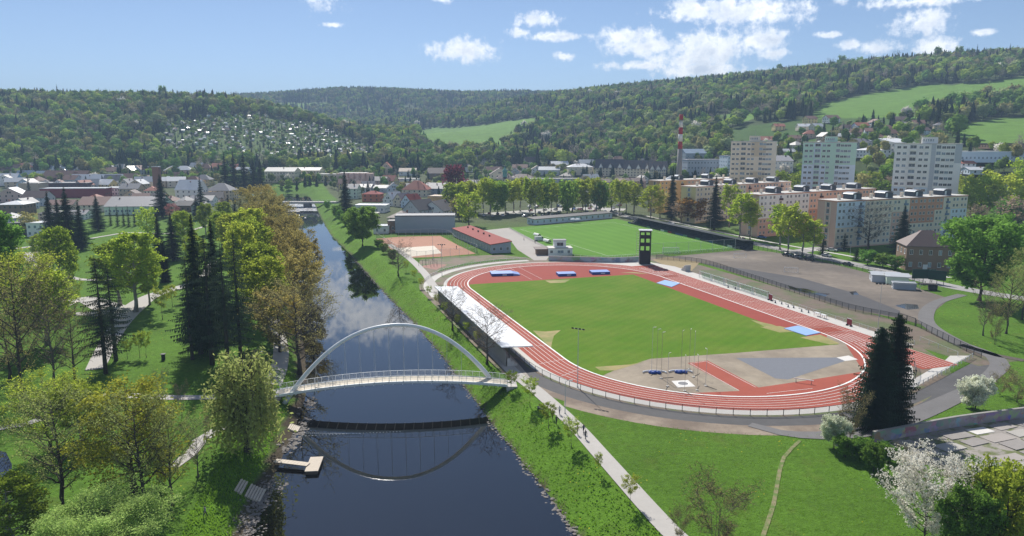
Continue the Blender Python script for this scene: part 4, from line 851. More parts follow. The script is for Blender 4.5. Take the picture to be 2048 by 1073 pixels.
# ------------------------------------------------------------------ buildings
WL = {k: mat('plaster_'+k, c, var=.07, scale=.25, var2=.08, scale2=.07) for k, c in dict(white=(0.845,0.832,0.806), cream=(0.768,0.691,0.538), tan=(0.602,0.486,0.346), pink=(0.704,0.512,0.435), grey=(0.512,0.538,0.576), blue=(0.282,0.538,0.794), paleblue=(0.64,0.73,0.819), red=(.27,.05,.055), darkred=(.12,.06,.06),
      orange=(.66,.42,.20), green=(0.64,0.768,0.614), brown=(.25,.17,.12), dark=(.07,.07,.075), brick=(.28,.14,.10), redorange=(0.576,0.192,0.102), mint=(0.512,0.717,0.589), slate=(0.384,0.422,0.474), yellow=(0.794,0.64,0.307), peach=(0.845,0.538,0.384), salmon=(.66,.43,.34), terracotta=(.62,.31,.20), beige=(0.768,0.666,0.538)).items()}
RF = {k: mat('roof_'+k, c, var=.14, scale=.5, var2=.1, rough=r) for k, (c, r) in dict(white=((.72,.72,.72), .35), grey=((.20,.20,.215), .6), dark=((.085,.08,.085), .6), brown=((.14,.10,.09), .6), red=((.36,.13,.09), .7), redbrown=((.20,.115,.095), .7), blue=((.25,.32,.40), .45), pale=((.48,.46,.43), .6), green=((.14,.36,.30), .5), tin=((.50,.52,.54), .35), rust=((.27,.055,.045), .85), tan=((.52,.40,.30), .6)).items()}
GL = glassmat('window_glass'); FRM = mat('window_frame', (.72, .72, .70), var=.03); SILL = mat('sill_metal', (.35, .35, .36))
def winmesh(w, h, key={}):
    k = (round(w, 2), round(h, 2))
    if k not in key:
        mb = MB()
        mb.box((0, -.03, h/2), (.09, .1, h)); mb.box((-w/2, -.03, h/2), (.1, .1, h)); mb.box((w/2, -.03, h/2), (.1, .1, h)); mb.box((0, -.03, 0), (w+.1, .1, .1)); mb.box((0, -.03, h), (w+.1, .1, .1))
        mb.quad((-w/2, -.015, 0), (w/2, -.015, 0), (w/2, -.015, h), (-w/2, -.015, h), m=1)
        mb.box((0, -.09, -.06), (w+.3, .2, .05), m=0)
        key[k] = mb.mesh('window', [FRM, GL])
    return key[k]
def roof_part(root, w, d, h, rh, typ, m, ov=.45, t=.22, dz=0):
    mb = MB()
    if typ == 'flat':
        mb.box((0, 0, h+.15), (w+.5, d+.5, .3)); z = h+.3
        mb.box((0, -d/2-.1, z+.12), (w+.4, .25, .24)); mb.box((0, d/2+.1, z+.12), (w+.4, .25, .24))
    elif typ == 'mono':
        a, b = w/2+ov, d/2+ov; mb.add([(-a, -b, h-.1), (a, -b, h-.1), (a, b, h+rh), (-a, b, h+rh), (-a, -b, h+t), (a, -b, h+t), (a, b, h+rh+t+.1), (-a, b, h+rh+t+.1)], [(3, 2, 1, 0), (4, 5, 6, 7), (0, 1, 5, 4), (1, 2, 6, 5), (2, 3, 7, 6), (3, 0, 4, 7)])
    elif typ in ('gx', 'gy'):
        if typ == 'gx': a, b = w/2+ov, d/2+ov; f = lambda x, y, z: (x, y, z)
        else: a, b = d/2+ov, w/2+ov; f = lambda x, y, z: (y, -x, z)
        e = ov*rh/(b-ov); zz = h-e
        V = [(-a, -b, zz), (a, -b, zz), (a, 0, h+rh), (-a, 0, h+rh), (-a, b, zz), (a, b, zz)]
        V = [f(*p) for p in V]+[f(p[0], p[1], p[2]+t) for p in V]
        mb.add(V, [(0, 3, 2, 1), (3, 4, 5, 2), (6, 7, 8, 9), (9, 8, 11, 10), (0, 1, 7, 6), (4, 10, 11, 5), (0, 6, 9, 3), (3, 9, 10, 4), (1, 2, 8, 7), (2, 5, 11, 8)])
    elif typ == 'hip':
        a, b = w/2+ov, d/2+ov; r = max(0, a-b)*.95; s = max(0, b-a)*.95
        V = [(-a, -b, h), (a, -b, h), (a, b, h), (-a, b, h), (-r, -s, h+rh), (r, s if r == 0 else 0, h+rh)]
        if r > 0: V[4] = (-r, 0, h+rh); V[5] = (r, 0, h+rh)
        mb.add(V, [(3, 2, 1, 0), (0, 1, 5, 4), (1, 2, 5), (2, 3, 4, 5), (3, 0, 4)] if r > 0 else [(3, 2, 1, 0), (0, 1, 4), (1, 2, 5, 4), (2, 3, 5), (3, 0, 4, 5)])
        mb.box((0, 0, h-.12), (2*a-.1, 2*b-.1, .2))
    return mb.build('roof', m, root)
def chimney(root, x, y, z, h=1.4, m=None, roof=None):
    c = MB().box((0, 0, h/2), (.75, .6, h)).box((0, 0, h+.05), (.95, .8, .12)).build('chimney', m or WL['brick'], roof or root); c.location = (x, y, z); return c
def building(name, label, cat, P, rz, w, d, h, wall, typ='gx', rh=3, roof='brown', floors=2, cols=4, ww=1.1, wh=1.4, joined=False, nch=1, sides=True, group=None, side_cols=None, wpart=True, side=None):
    o = thing(name, label, cat, (P[0], P[1], P[2]-.3), rz, group); h += .3
    mb = MB().box((0, 0, h/2), (w, d, h))
    if typ == 'gx': mb.add([(s*(w/2-.01), y, z) for s in (-1, 1) for (y, z) in ((-d/2, h), (d/2, h), (0, h+rh))], [(0, 2, 1), (3, 4, 5), (0, 3, 5, 2), (1, 2, 5, 4)])
    elif typ == 'gy': mb.add([(x, s*(d/2-.01), z) for s in (-1, 1) for (x, z) in ((-w/2, h), (w/2, h), (0, h+rh))], [(0, 1, 2), (3, 5, 4), (0, 2, 5, 3), (1, 4, 5, 2)])
    elif typ == 'mono': mb.add([(s*(w/2-.01), y, z) for s in (-1, 1) for (y, z) in ((-d/2, h), (d/2, h), (d/2, h+rh))], [(0, 2, 1), (3, 4, 5), (1, 2, 5, 4)])
    mb.build('wall', WL[wall], o)
    rf = roof_part(o, w, d, h, rh, typ, RF[roof])
    rg = random.Random(hash(label) % 9999 if False else int(abs(P[0]*7+P[1]*3)))
    fh = (h-.3)/floors; sp = []
    for f in range(floors):
        z = .3+f*fh+fh*.32
        for c in range(cols):
            x = -w/2+w*(c+.5)/cols; sp.append(((x, -d/2, z), 0))
        if sides:
            sc_ = side_cols or max(1, int(d/3.4))
            for c in range(sc_):
                y = -d/2+d*(c+.5)/sc_; sp.append(((-w/2, y, z), -math.pi/2)); sp.append(((w/2, y, z), math.pi/2))
    if typ == 'gy' and rh > 2.5: sp += [((-.9, -d/2, h+rh*.15), 0), ((.9, -d/2, h+rh*.15), 0)]
    wh = min(wh, fh*.55)
    if joined:
        if sp:
            mb = MB()
            for (p, r) in sp: mb.box((p[0], p[1], p[2]+wh/2), (ww if r == 0 else .1, .1 if r == 0 else ww, wh))
            tag(mb.build('windows', GL, o), kind='stuff')
    else:
        wm_ = winmesh(ww, wh)
        for (p, r) in sp: link('window', wm_, o, p, r)
    for i in range(nch):
        x = w*rg.uniform(-.35, .35); y = d*.12*rg.choice((-1, 1)); z = h+(rh*.72 if typ in ('gx', 'gy', 'hip') else .25)
        if typ == 'gy': x, y = w*.12*rg.choice((-1, 1)), d*rg.uniform(-.3, .3)
        chimney(o, x, y, z-.3, roof=rf)
    return o
def house(cx, yb, wpx, wallpx, roofpx, dm, typ, wall, roof, rot, label, floors=2, cols=4, **k):
    P = R(cx, yb); s = scale_at(P); w = wpx*s; h = wallpx*s; rh = max(.6, roofpx*s*1.02); a = rad(rot)
    c = P+Vector((-math.sin(a), math.cos(a), 0))*dm/2
    return building(k.pop('name', 'house'), label, k.pop('cat', 'house'), (c.x, c.y, T1(c.x, c.y)), a, w, dm, h, wall, typ, rh, roof, floors, cols, **k)
# --- the town on the left
J = dict(joined=True)
for a in [
 (16,371,34,13,9,12,'gx','blue','white',8,'light blue house with a white roof at the left edge of town',3,5),
 (48,360,30,8,9,12,'gx','paleblue','blue',5,'house with blue grey roof right of the light blue house',2,4),
 (80,360,26,8,8,12,'gx','grey','blue',-5,'small house with blue roof behind the tan hall',2,3),
 (128,366,84,9,13,18,'gx','brown','redbrown',3,'big house with brown hipped roof and many chimneys',2,8),
 (190,372,98,8,13,16,'gx','white','white',4,'long hall with a bright white metal roof',1,10),
 (58,388,38,20,1,18,'flat','tan','pale',4,'windowless tan cube at the left end of the red hall',1,0),
 (124,384,94,16,1,22,'flat','darkred','grey',4,'dark red upper storey of the department hall with grey roof',2,12),
 (146,396,124,18,1,14,'flat','red','white',5,'long deep red panelled hall front',1,0),
 (224,392,34,15,1,18,'flat','white','white',5,'white flat wing with a ribbon window beside the red hall',2,6),
 (20,405,46,16,12,14,'gy','pink','white',10,'pinkish gable house with one white roof slope',2,4),
 (66,412,48,16,12,13,'gx','grey','brown',-4,'grey roofed house with two white dormer gables',2,4),
 (22,432,50,22,6,16,'hip','brown','white',6,'dark brown house under a pale sunlit roof',2,5),
 (36,470,44,22,1,14,'flat','dark','dark',4,'black clad flat house behind the light car park',2,3),
 (72,474,32,26,1,12,'flat','white','white',8,'white cube house with a red window band',2,3),
 (200,424,88,13,14,22,'gx','cream','redbrown',5,'long house with a brown roof and three chimneys',2,9),
 (264,430,104,16,16,30,'gx','green','grey',6,'long hall with wide grey roof and glazed pale green front',1,14),
 (258,394,38,16,9,14,'gx','tan','grey',3,'beige house with an arched gable and grey roof',2,5),
 (302,404,24,22,8,12,'hip','green','red',10,'greenish house under a small red roof',3,4),
 (374,406,48,26,18,16,'gx','white','white',-8,'white house with a glaring white roof and dark chimneys',3,4),
 (436,402,50,20,14,16,'hip','tan','grey',-6,'tan villa under a dark grey hipped roof',3,5),
 (366,424,32,12,8,12,'gx','brown','dark',-4,'low dark house in front of the white house',1,3),
 (396,428,26,14,8,10,'gy','grey','grey',-6,'small grey gable house beside the dark conifers',1,2),
 (250,366,40,8,9,12,'gx','white','redbrown',4,'back row house with red brown roof left of the brick tower',2,4),
 (286,366,38,8,6,12,'gx','pink','tan',2,'back row house with pale pink roof left of the brick tower',2,4),
 (345,362,40,7,9,12,'gx','tan','redbrown',-3,'brown roofed house right of the brick tower',2,4),
 (20,352,40,8,6,12,'gx','white','redbrown',6,'far house with brown roof at the left border',2,4),
 (60,346,36,7,5,12,'gx','pink','pale',3,'far pinkish house behind the blue roofs',2,4),
 (100,350,36,8,7,12,'gx','white','blue',0,'far house with light blue roof behind the brown roof',2,4),
 (165,350,36,7,7,12,'gx','white','grey',-3,'far grey roofed house below the hill on the left',2,4),
 (215,352,30,8,7,12,'gx','cream','redbrown',3,'far cream house right of the far grey roof',2,3),
 (120,420,50,10,8,12,'gx','pale' if False else 'beige','redbrown',5,'brown roofed house behind the dark spruce clump',2,4),
 (150,440,40,10,7,12,'gx','white','grey',5,'white house hidden by the dark spruce clump',2,4)]:
    house(*a, nch=3 if a[2] > 60 and a[6] != 'flat' else (0 if a[6] == 'flat' else 1), **J)
P = R(317, 392); building('brick_tower', 'slim brick tower with a pale cap in the town on the left', 'tower', P, 0, 5.5, 5.5, 26, 'brick', 'flat', 1, 'white', 1, 0, nch=0)
# --- town in the middle
for a in [
 (560,366,62,22,7,18,'gx','beige','pale',-6,'left wing of the long cream school by the road bridge',3,10),
 (614,362,52,20,5,18,'gx','beige','pale',-6,'right wing of the long cream school',3,8),
 (655,366,40,16,1,16,'flat','beige','pale',-4,'low cream link building beside the silo house',2,6),
 (790,372,92,13,1,14,'flat','white','pale',-2,'long white factory with tall arched windows',1,14),
 (700,398,30,20,8,12,'gx','green','grey',-4,'pale green house behind the lone spruce',3,3),
 (742,404,36,15,6,12,'hip','redorange','rust',-6,'red orange house with rusty flat hipped roof',2,3),
 (829,394,52,14,17,18,'hip','cream','red',-8,'big villa under a bright red tiled roof',2,5),
 (888,392,70,14,10,18,'gx','slate','grey',-8,'long grey roofed house with dormers',2,8),
 (885,412,62,18,2,16,'flat','orange','tan',-14,'orange flat roofed building with two dark windows',1,2),
 (776,412,26,12,14,14,'gy','white','tin',-30,'steep gabled house with pale roof, left of a terrace of four',2,2),
 (796,414,26,12,14,14,'gy','cream','grey',-30,'second steep gabled house of a terrace of four',2,2),
 (812,416,26,12,14,14,'gy','paleblue','rust',-30,'third steep gabled house of a terrace, with reddish roof',2,2),
 (822,440,44,20,18,18,'gy','grey','dark',-35,'large grey gable house with four roof windows',2,2),
 (864,438,52,16,18,20,'gy','white','dark',-20,'white gable house with dark roof and a blank sign',2,3),
 (796,450,44,14,12,14,'hip','cream','brown',-10,'cream house with a low brown hipped roof',2,3),
 (738,426,64,14,1,14,'flat','white','white',-6,'long white flat roofed house by the bank',1,6),
 (730,438,40,9,1,12,'flat','beige','pale',-6,'low pale shed below the long white flat house',1,3),
 (850,466,118,33,1,14,'flat','slate','grey',3,'large blank grey blue building behind the clay courts',2,0),
 (762,468,30,14,3,10,'flat','white','tin',3,'low white garage left of the blank grey building',1,2),
 (786,466,20,22,1,10,'flat','brown','dark',3,'dark wooden shed left of the blank grey building',1,1),
 (720,386,44,10,6,14,'gx','white','pale',-5,'white roofed house before the silo house',2,5),
 (760,386,56,9,5,16,'gx','slate','grey',-4,'grey roofed workshop before the white factory',1,6),
 (948,380,50,10,8,14,'gx','grey','grey',-5,'grey house with chimney left of the copper beech',2,5),
 (876,360,44,12,10,16,'gx','brown','brown',-4,'brown roofed barn left of the copper beech',2,4),
 (772,350,20,14,10,12,'gy','pink','red',0,'tall narrow house with a reddish gable behind the factory',2,2),
 (815,352,34,8,6,12,'gx','white','tan',0,'flat house with pale orange roof behind the factory',1,3),
 (1000,372,40,22,12,14,'gy','cream','brown',4,'brown roofed house left of the green domed house',3,4),
 (1046,376,50,18,8,16,'hip','beige','brown',4,'brown roofed house behind the birch row',3,6),
 (1108,378,94,19,1,12,'flat','grey','pale',2,'long plain grey flat block behind the birch row',2,9),
 (1098,352,42,10,6,16,'gx','grey','tin',-6,'old barn with a pale patched roof',1,0),
 (1162,352,50,16,6,18,'hip','cream','white',4,'cream house with white roof before the dark gabled row',2,5),
 (1228,398,44,24,14,18,'gy','pink','tan',-32,'pink gable house with tan roof before the dark gabled row',2,3),
 (1160,392,36,11,2,14,'flat','white','pale',2,'low white flat building behind the car park',1,4),
 (1120,340,34,9,6,14,'gx','pink','white',4,'pinkish far house with white roof',2,4),
 (1040,345,30,8,6,12,'gx','white','redbrown',0,'far white house with brown roof in the valley',2,3),
 (1200,378,40,12,6,14,'gx','beige','brown',2,'brown roofed house behind the birches left of the pink gable',2,4),
 (1262,380,60,16,6,14,'gx','salmon','brown',4,'reddish house behind the corner birches',2,5)]:
    big = a[1] > 430
    house(*a, nch=0 if a[6] == 'flat' else (3 if a[2] > 48 else 1), joined=not big)
# silo house with rounded bays
P = R(708, 374); s = scale_at(P); o = thing('silo_building', 'pinkish concrete silo house with five rounded bays', 'silo', P, rad(-3)); w = 70*s; h = 26*s
MB().box((0, 7, h/2), (w, 14, h)).build('wall', WL['pink'], o); MB().box((-2, 9, h+.4), (w*.8, 12, .8)).build('roof', RF['pale'], o)
for i in range(5):
    x = -w*.22+i*w*.165; MB().prism([(x+math.cos(t)*w*.08, math.sin(t)*w*.08) for t in np.linspace(-math.pi, 0, 9)], 0, h*1.03).build('bay', WL['pink'], o)
# dark gabled apartment row, domed house
for i, (cx, yb, wp, lab) in enumerate([(1222,352,58,'left part of the dark roofed apartment row with white gables'),(1278,354,56,'middle part of the dark roofed apartment row'),(1318,356,36,'right part of the dark roofed apartment row with arched window')]):
    P = R(cx, yb); s = scale_at(P); w, h, rh = wp*s, 16*s, 16*s
    o = building('apartment_house', lab, 'apartment house', (P.x, P.y+8, P.z), rad(-8), w, 18, h, 'cream', 'gx', rh, 'dark', 3, 9, joined=True, nch=3)
    for k in range(3):
        x = (k-1)*w*.32; g = MB(); g.add([(x-2.4, -9.3, h+.3), (x+2.4, -9.3, h+.3), (x, -9.3, h+rh*.55), (x-2.4, -4, h+rh*.45), (x+2.4, -4, h+rh*.45), (x, -3, h+rh*.6)], [(0, 1, 2)], 0).add([(x-2.6, -9.4, h+.3), (x, -9.4, h+rh*.6), (x, -2, h+rh*.62), (x-2.6, -4, h+rh*.4)], [(0, 1, 2, 3)], 1).add([(x+2.6, -9.4, h+.3), (x, -9.4, h+rh*.6), (x, -2, h+rh*.62), (x+2.6, -4, h+rh*.4)], [(3, 2, 1, 0)], 1)
        g.build('dormer', [WL['white'], RF['dark']], o)
P = R(1002, 378); s = scale_at(P); o = building('corner_house', 'old town house with a small green copper dome', 'house', (P.x+4, P.y+6, P.z), 0, 34*s, 14, 20*s, 'cream', 'hip', 10*s, 'brown', 3, 6, joined=True)
pr = [(0, 0), (2.3, 0), (2.3, 5), (2.7, 5.3), (2.2, 7.2), (1.1, 8.6), (.5, 9.2), (.35, 11)]; mb = MB(); n = 12; z0 = 20*s+2
mb.v = [(math.cos(6.283*k/n)*r, -6+math.sin(6.283*k/n)*r, z0+z) for (r, z) in pr for k in range(n)]; mb.f = [(i*n+k, i*n+(k+1) % n, (i+1)*n+(k+1) % n, (i+1)*n+k) for i in range(len(pr)-1) for k in range(n)]; mb.mi = [0]*len(mb.f); mb.build('dome', RF['green'], o)
# modern school with dark bands, tall chimney stack
for a in [(1412,352,78,30,4,26,'flat','slate','grey',6,'modern dark banded school left of the towers',3,12),(1392,330,44,22,8,20,'gx','slate','blue',8,'rear wing of the modern school with grey gable roof',2,4),(1470,352,34,38,2,20,'flat','paleblue','grey',6,'tall pale wing of the modern school beside the beige tower',5,5),(1562,352,44,26,9,24,'mono','white','grey',-10,'white modern hall with sloping grey roof between two towers',3,6)]:
    house(*a, joined=True, nch=0, name='school_building', cat='building')
o = thing('chimney_stack', 'tall factory chimney with red and white bands behind the blocks', 'chimney', (0, 0, 0)); Y0 = 600.0; p0 = at_depth(1356, 400, Y0); o.location = (p0[0], Y0, T1(p0[0], Y0)); top = at_depth(1358, 229, Y0)[2]-o.location.z
def taper(z): return 2.5-1.0*z/top
bands = [(0, .60, 'slate'), (.60, .685, 'r'), (.685, .77, 'w'), (.77, .85, 'r'), (.85, .93, 'w'), (.93, 1.0, 'r')]
redp = mat('chimney_red', (.38, .035, .045), var=.1); whp = mat('chimney_white', (.68, .67, .66), var=.08); grp = mat('chimney_concrete', (.27, .26, .25), var=.12)
for i, (a, b, c) in enumerate(bands): MB().tube([(0, 0, top*a), (0, 0, top*b)], [taper(top*a), taper(top*b)], 16).build('shaft' if i == 0 else 'band', grp if c == 'slate' else (redp if c == 'r' else whp), o, True)
MB().tube([(0, 0, top*.925), (0, 0, top*.935)], [2.6, 2.6], 16).build('gallery', grp, o)
# --- panel blocks
def pmesh(w, h, m, key={}):
    k = (round(w, 2), round(h, 2), m.name)
    if k not in key: key[k] = MB().box((0, 0, 0), (w-.05, .12, h-.05)).mesh('facade_panel', m)
    return key[k]
BALC = mat('balcony_dark', (.10, .035, .03)); BALG = mat('balcony_blue', (.20, .27, .38)); HUTM = mat('roof_hut_dark', (.05, .06, .075), rough=.4); ROOFP = mat('block_roof', (.52, .50, .47), var=.08)
def block(label, fpx, rpx, lpx, h, floors, bays, cols_f, endcol, edge, huts, balc, colf=None):
    A = G(fpx[0], fpx[1], h); B = G(rpx[0], rpx[1], h); u = (B-A); L_ = u.length; rz = math.atan2(u.y, u.x)
    o = thing('apartment_block', label, 'apartment block', (A.x, A.y, 0), rz); D = 11.5
    MB().box((L_/2, D/2, h/2), (L_-.1, D-.1, h)).build('wall', WL[endcol], o); rf = MB().box((L_/2, D/2, h+.2), (L_+.3, D+.3, .4)).build('roof', ROOFP, o)
    MB().box((L_/2, -.2, h+.05), (L_+.5, .12, .5)).build('cornice', WL[edge], o); MB().box((-.2, D/2, h+.05), (.12, D+.5, .5)).build('cornice', WL[edge], o)
    fh = (h-.8)/floors; bw = L_/bays; wm_ = winmesh(1.35, 1.35); dm_ = winmesh(1.5, 2.1)
    for f in range(floors):
        for b in range(bays):
            c = cols_f(b/bays, f/floors)
            link('facade_panel', pmesh(bw, fh, WL[c]), o, ((b+.5)*bw, -.02, .6+(f+.5)*fh))
            stair = b % 5 == 2
            if stair:
                link('window', dm_, o, ((b+.5)*bw, -.09, .6+f*fh+.35))
                if f: 
                    MB().box((0, 0, .5), (1.9, .06, .9)).build('balcony_rail', balc, o, loc=((b+.5)*bw, -.55, .6+f*fh+.1)) if False else link('balcony', BAL[balc.name], o, ((b+.5)*bw, -.45, .6+f*fh+.05))
            else:
                for q in (.3, .72): link('window', wm_, o, ((b+q)*bw, -.09, .6+f*fh+fh*.34))
        link('end_window', dm_, o, (-.03, D*.45, .6+f*fh+.4), -math.pi/2)
    MB().box((-.06, D*.32, h/2), (.1, .35, h-.4)).build('end_strip', WL['beige'], o); MB().box((-.06, D*.58, h/2), (.1, .35, h-.4)).build('end_strip', WL['beige'], o)
    for i in range(huts):
        x = L_*(i+.75)/(huts+.3); hb = MB(); hb.prism([(x-3, 3), (x+3, 3), (x+3, 8.5), (x-3, 8.5)], h+.4, h+2.9); hb.build('lift_hut', HUTM, o)
        rr = MB(); rr.add([(x+3.2*math.sin(t), y, h+2.7+1.0*math.cos(t)) for y in (2.8, 8.7) for t in np.linspace(-1.45, 1.45, 9)], [(k, k+1, k+10, k+9) for k in range(8)]); rr.build('lift_hut_roof', RF['tin'], o)
        MB().box((x-1.4, 2.95, h+1.7), (1.2, .1, 2.0)).build('hut_door', FRM, o)
        MB().box((x-L_/huts*.42, 5, h+1.4), (1.3, 1.0, 2.2)).box((x-L_/huts*.42, 5, h+2.6), (1.6, 1.3, .2)).build('vent_stack', WL['beige'], o)
    return o
BAL = {}
for m_ in (BALC, BALG):
    mb = MB(); mb.box((0, 0, 0), (2.2, .9, .1)); mb.box((0, -.43, .5), (2.2, .06, .95)); mb.box((-1.08, 0, .5), (.05, .9, .95)); mb.box((1.08, 0, .5), (.05, .9, .95)); BAL[m_.name] = mb.mesh('balcony', m_)
def colA(u, v):
    if u < .14: return 'paleblue' if v > .3 else 'beige'
    if u < .52: return 'beige' if (v > .6 or u < .32) else ('salmon' if u > .36 else 'beige')
    if u < .72: return 'terracotta' if v > .32 else 'beige'
    if u < .74: return 'terracotta' if v > .65 else 'beige'
    return 'beige' if v > .62 else ('paleblue' if (u > .86 or v < .4) else 'beige')
def colB(u, v): return 'white' if u < .38 and v > .3 else ('salmon' if (v < .3 and u < .3) else ('peach' if v > .55 else 'terracotta'))
block('nearest panel block with blue, beige and terracotta facade patches', (1675,404), (1936,392), 0, 22, 7, 15, colA, 'salmon', 'terracotta', 4, BALG)
block('second panel block with white and peach facade and dark red balconies', (1519,391), (1752,378), 0, 22, 7, 15, colB, 'salmon', 'terracotta', 4, BALC)
block('third panel block with cream and yellowish facade behind the street spruces', (1392,375), (1582,364), 0, 22, 7, 14, lambda u, v: 'cream' if u < .45 else 'peach', 'yellow', 'peach', 4, BALC)
block('farthest panel block with orange facade behind the corner birches', (1320,363), (1562,353.5), 0, 22, 7, 15, lambda u, v: 'orange' if u < .2 else 'salmon', 'orange', 'peach', 4, BALC)
# --- tower blocks
def tower(label, px, ytop, Yd, wpx, rz, cA, cB, cEnd, floors=13, ground=None, pattern=None):
    x, _, zt = at_depth(px, ytop, Yd); g = T1(x, Yd)-1; h = zt-g; w = wpx*Yd/FPX
    o = thing('tower_block', label, 'tower block', (x, Yd, g), rz); D = 15.0; fh = h/floors
    # origin at the front centre; the right third stands a little forward
    MB().box((0, D/2, h/2), (w, D, h)).build('wall', WL[cEnd], o); MB().box((0, D/2, h+.25), (w+.5, D+.5, .5)).build('roof', ROOFP, o)
    MB().box((w*.02, D*.5, h+2.2), (w*.24, D*.5, 3.6)).build('lift_house', WL[cB], o); MB().box((w*.02, D*.5, h+4.1), (w*.26, D*.55, .25)).build('lift_house_roof', ROOFP, o)
    for k in range(5): link('vent_slot', winmesh(.7, 1.4), o, (-w*.07+k*w*.035, D*.25-.02, h+1.6))
    MB().tube([(w*.02, D*.5, h+4), (w*.02, D*.5, h+9)], [.12, .05], 5).build('antenna', SILL, o)
    cols = [(.065, 'w'), (.155, 'w'), (.28, 'l'), (.40, 'w'), (.485, 'w'), (.66, 'd'), (.735, 'w'), (.80, 'w'), (.865, 'w')]
    edges = [0, .11, .21, .345, .445, .55, .62, .70, .77, .835, .90, 1.0]; w1 = winmesh(1.9, 1.4); w2 = winmesh(2.2, 1.9)
    lg = MB().box((0, -.0, .55), (3.3, .1, 1.0)).box((0, -.55, .55), (3.4, .06, 1.0)).box((0, -.28, .05), (3.4, .6, .1)).mesh('loggia_rail', WL[cA])
    for f in range(floors):
        z = f*fh
        for i in range(len(edges)-1):
            uu = (edges[i]+edges[i+1])/2; c = pattern(uu, f/floors)
            if i == 2: continue
            link('facade_panel', pmesh((edges[i+1]-edges[i])*w, fh, WL[c]), o, (-w/2+uu*w, -.05, z+fh/2))
        for u, t in cols:
            x_ = -w/2+u*w
            if t == 'l': link('loggia_window', winmesh(3.2, 1.8), o, (x_, -.06, z+fh*.32)); link('loggia_rail', lg, o, (x_, -.3, z))
            else: link('window', w2 if t == 'd' else w1, o, (x_, -.12, z+fh*.3))
    return o
tower('white tower block on the right with pale grey and lilac panels', 1857, 289, 424, 116, rad(-28), 'white', 'white', 'white', pattern=lambda u, v: 'grey' if (.55 < u < .63 or (u > .9 and v > .75)) else ('paleblue' if (u < .55 and .45 > v > .3) else 'white'))
tower('mint green tower block in the middle of the three', 1660, 286, 481, 97, rad(-23), 'mint', 'mint', 'paleblue', pattern=lambda u, v: 'mint' if (.42 < u < .64 or v > .62) else 'paleblue')
tower('beige tower block left of the three', 1508, 284, 535, 86, rad(-18), 'beige', 'beige', 'beige', pattern=lambda u, v: 'tan' if (.45 < u < .75 and (v > .75 or .3 < v < .5)) else 'beige')
# --- villa, houses and sheds on the right
P = R(1862, 545); o = building('villa', 'old brown brick villa with big dark brown hipped roof', 'villa', (P.x+2, P.y+9, 0), rad(-12), 17, 13, 9.6, 'brown', 'hip', 5.6, 'brown', 2, 5, nch=2, ww=1.1, wh=1.8)
MB().box((-1.5, -6.6, 1.5), (1.6, .2, 2.6)).build('door', FRM, o)
for a in [(1936,342,30,12,6,12,'gx','white','red',0,'white house with orange roof right of the white tower',2,3),(1985,330,126,20,3,26,'flat','paleblue','white',-4,'long white and blue factory hall at the right border',1,16),(1760,318,50,15,6,20,'hip','white','white',10,'white flat roofed villa left of the white tower',2,5),(1808,306,44,18,8,20,'mono','white','white',10,'large pale hall just left of the white tower',2,4),
          (1730,300,34,14,8,14,'gx','grey','grey',20,'grey gable house on the slope beside the mint tower',2,3),(1830,330,24,12,8,12,'gy','dark','dark',10,'dark gable house below the pale hall',1,2),(1960,352,40,8,5,14,'gx','paleblue','tin',-4,'pale shed in front of the long factory hall',1,2),(2020,300,70,9,2,18,'flat','brown','dark',-3,'brown flat building above the long factory hall',1,9),
          (1668,247,26,9,6,12,'gx','white','redbrown',10,'lone white house at the lower edge of the big meadow',2,3),(1592,286,26,8,6,12,'gx','pink','redbrown',5,'pinkish house on the slope above the beige tower',2,3),(898,322,18,14,4,9,'hip','white','red',0,'white tower like house with red roof in the valley',2,1)]:
    house(*a, joined=True, nch=0 if a[6] == 'flat' else 1)
rng = random.Random(8); cols = ['white', 'cream', 'pink', 'beige', 'tan', 'grey', 'yellow', 'paleblue']; rfs = ['redbrown', 'brown', 'dark', 'red', 'grey', 'redbrown', 'pale', 'tin', 'white']
CN = dict(redbrown='red brown', dark='dark', tin='metal', pale='pale'); 
def fill(pts, fmt, group, w=(20, 28), wl=(7, 10), rf=(5, 8), d=11):
    for i, (x, y) in enumerate(sorted(pts)):
        rc = rng.choice(rfs); wc = rng.choice(cols)
        house(x, y, rng.uniform(*w), rng.uniform(*wl), rng.uniform(*rf), d, rng.choice(['gx', 'gy', 'gx', 'hip']), wc, rc, rng.uniform(-30, 30), fmt.format(ORD[i], CN.get(rc, rc)), 2, 3, joined=True, group=group)
fill([(1560,262),(1610,262),(1622,278),(1640,262),(1655,283),(1672,270),(1688,284),(1698,264),(1712,276),(1726,262),(1742,272),(1755,256),(1765,284),(1778,266),(1800,250),(1815,262),(1838,258),(1850,270),(1600,298),(1640,300),(1690,300),(1530,290),(1700,312),(1735,292),(1625,248),(1785,278),(1668,292),(1548,300),(1580,314),(1880,262)], '{} family house from the left on the right hillside, {} roof', 'family houses on the right hillside')
fill([(1085,318),(1010,326),(1140,322),(960,330),(1175,338),(930,345),(1065,332),(880,335),(1300,336),(745,338),(1240,330),(1030,355),(1075,350),(1130,362),(990,352),(1185,366),(1210,352),(1330,350),(1345,372),(1290,368)], '{} distant house from the left in the middle of the valley, {} roof', 'distant houses in the valley', (22, 34), (7, 11), (6, 9), 12)
fill([(8+i*19+rng.uniform(-4, 4), 349+rng.uniform(-4, 5)) for i in range(26)], '{} house from the left in the back row of the left town, {} roof', 'back row of the left town', (22, 34), (8, 12), (6, 9), 12)
fill([(5+i*22+rng.uniform(-5, 5), 378+rng.uniform(-7, 5)) for i in range(19)], '{} house from the left between the halls of the left town, {} roof', 'houses between the halls of the left town', (24, 36), (9, 13), (7, 11), 12)
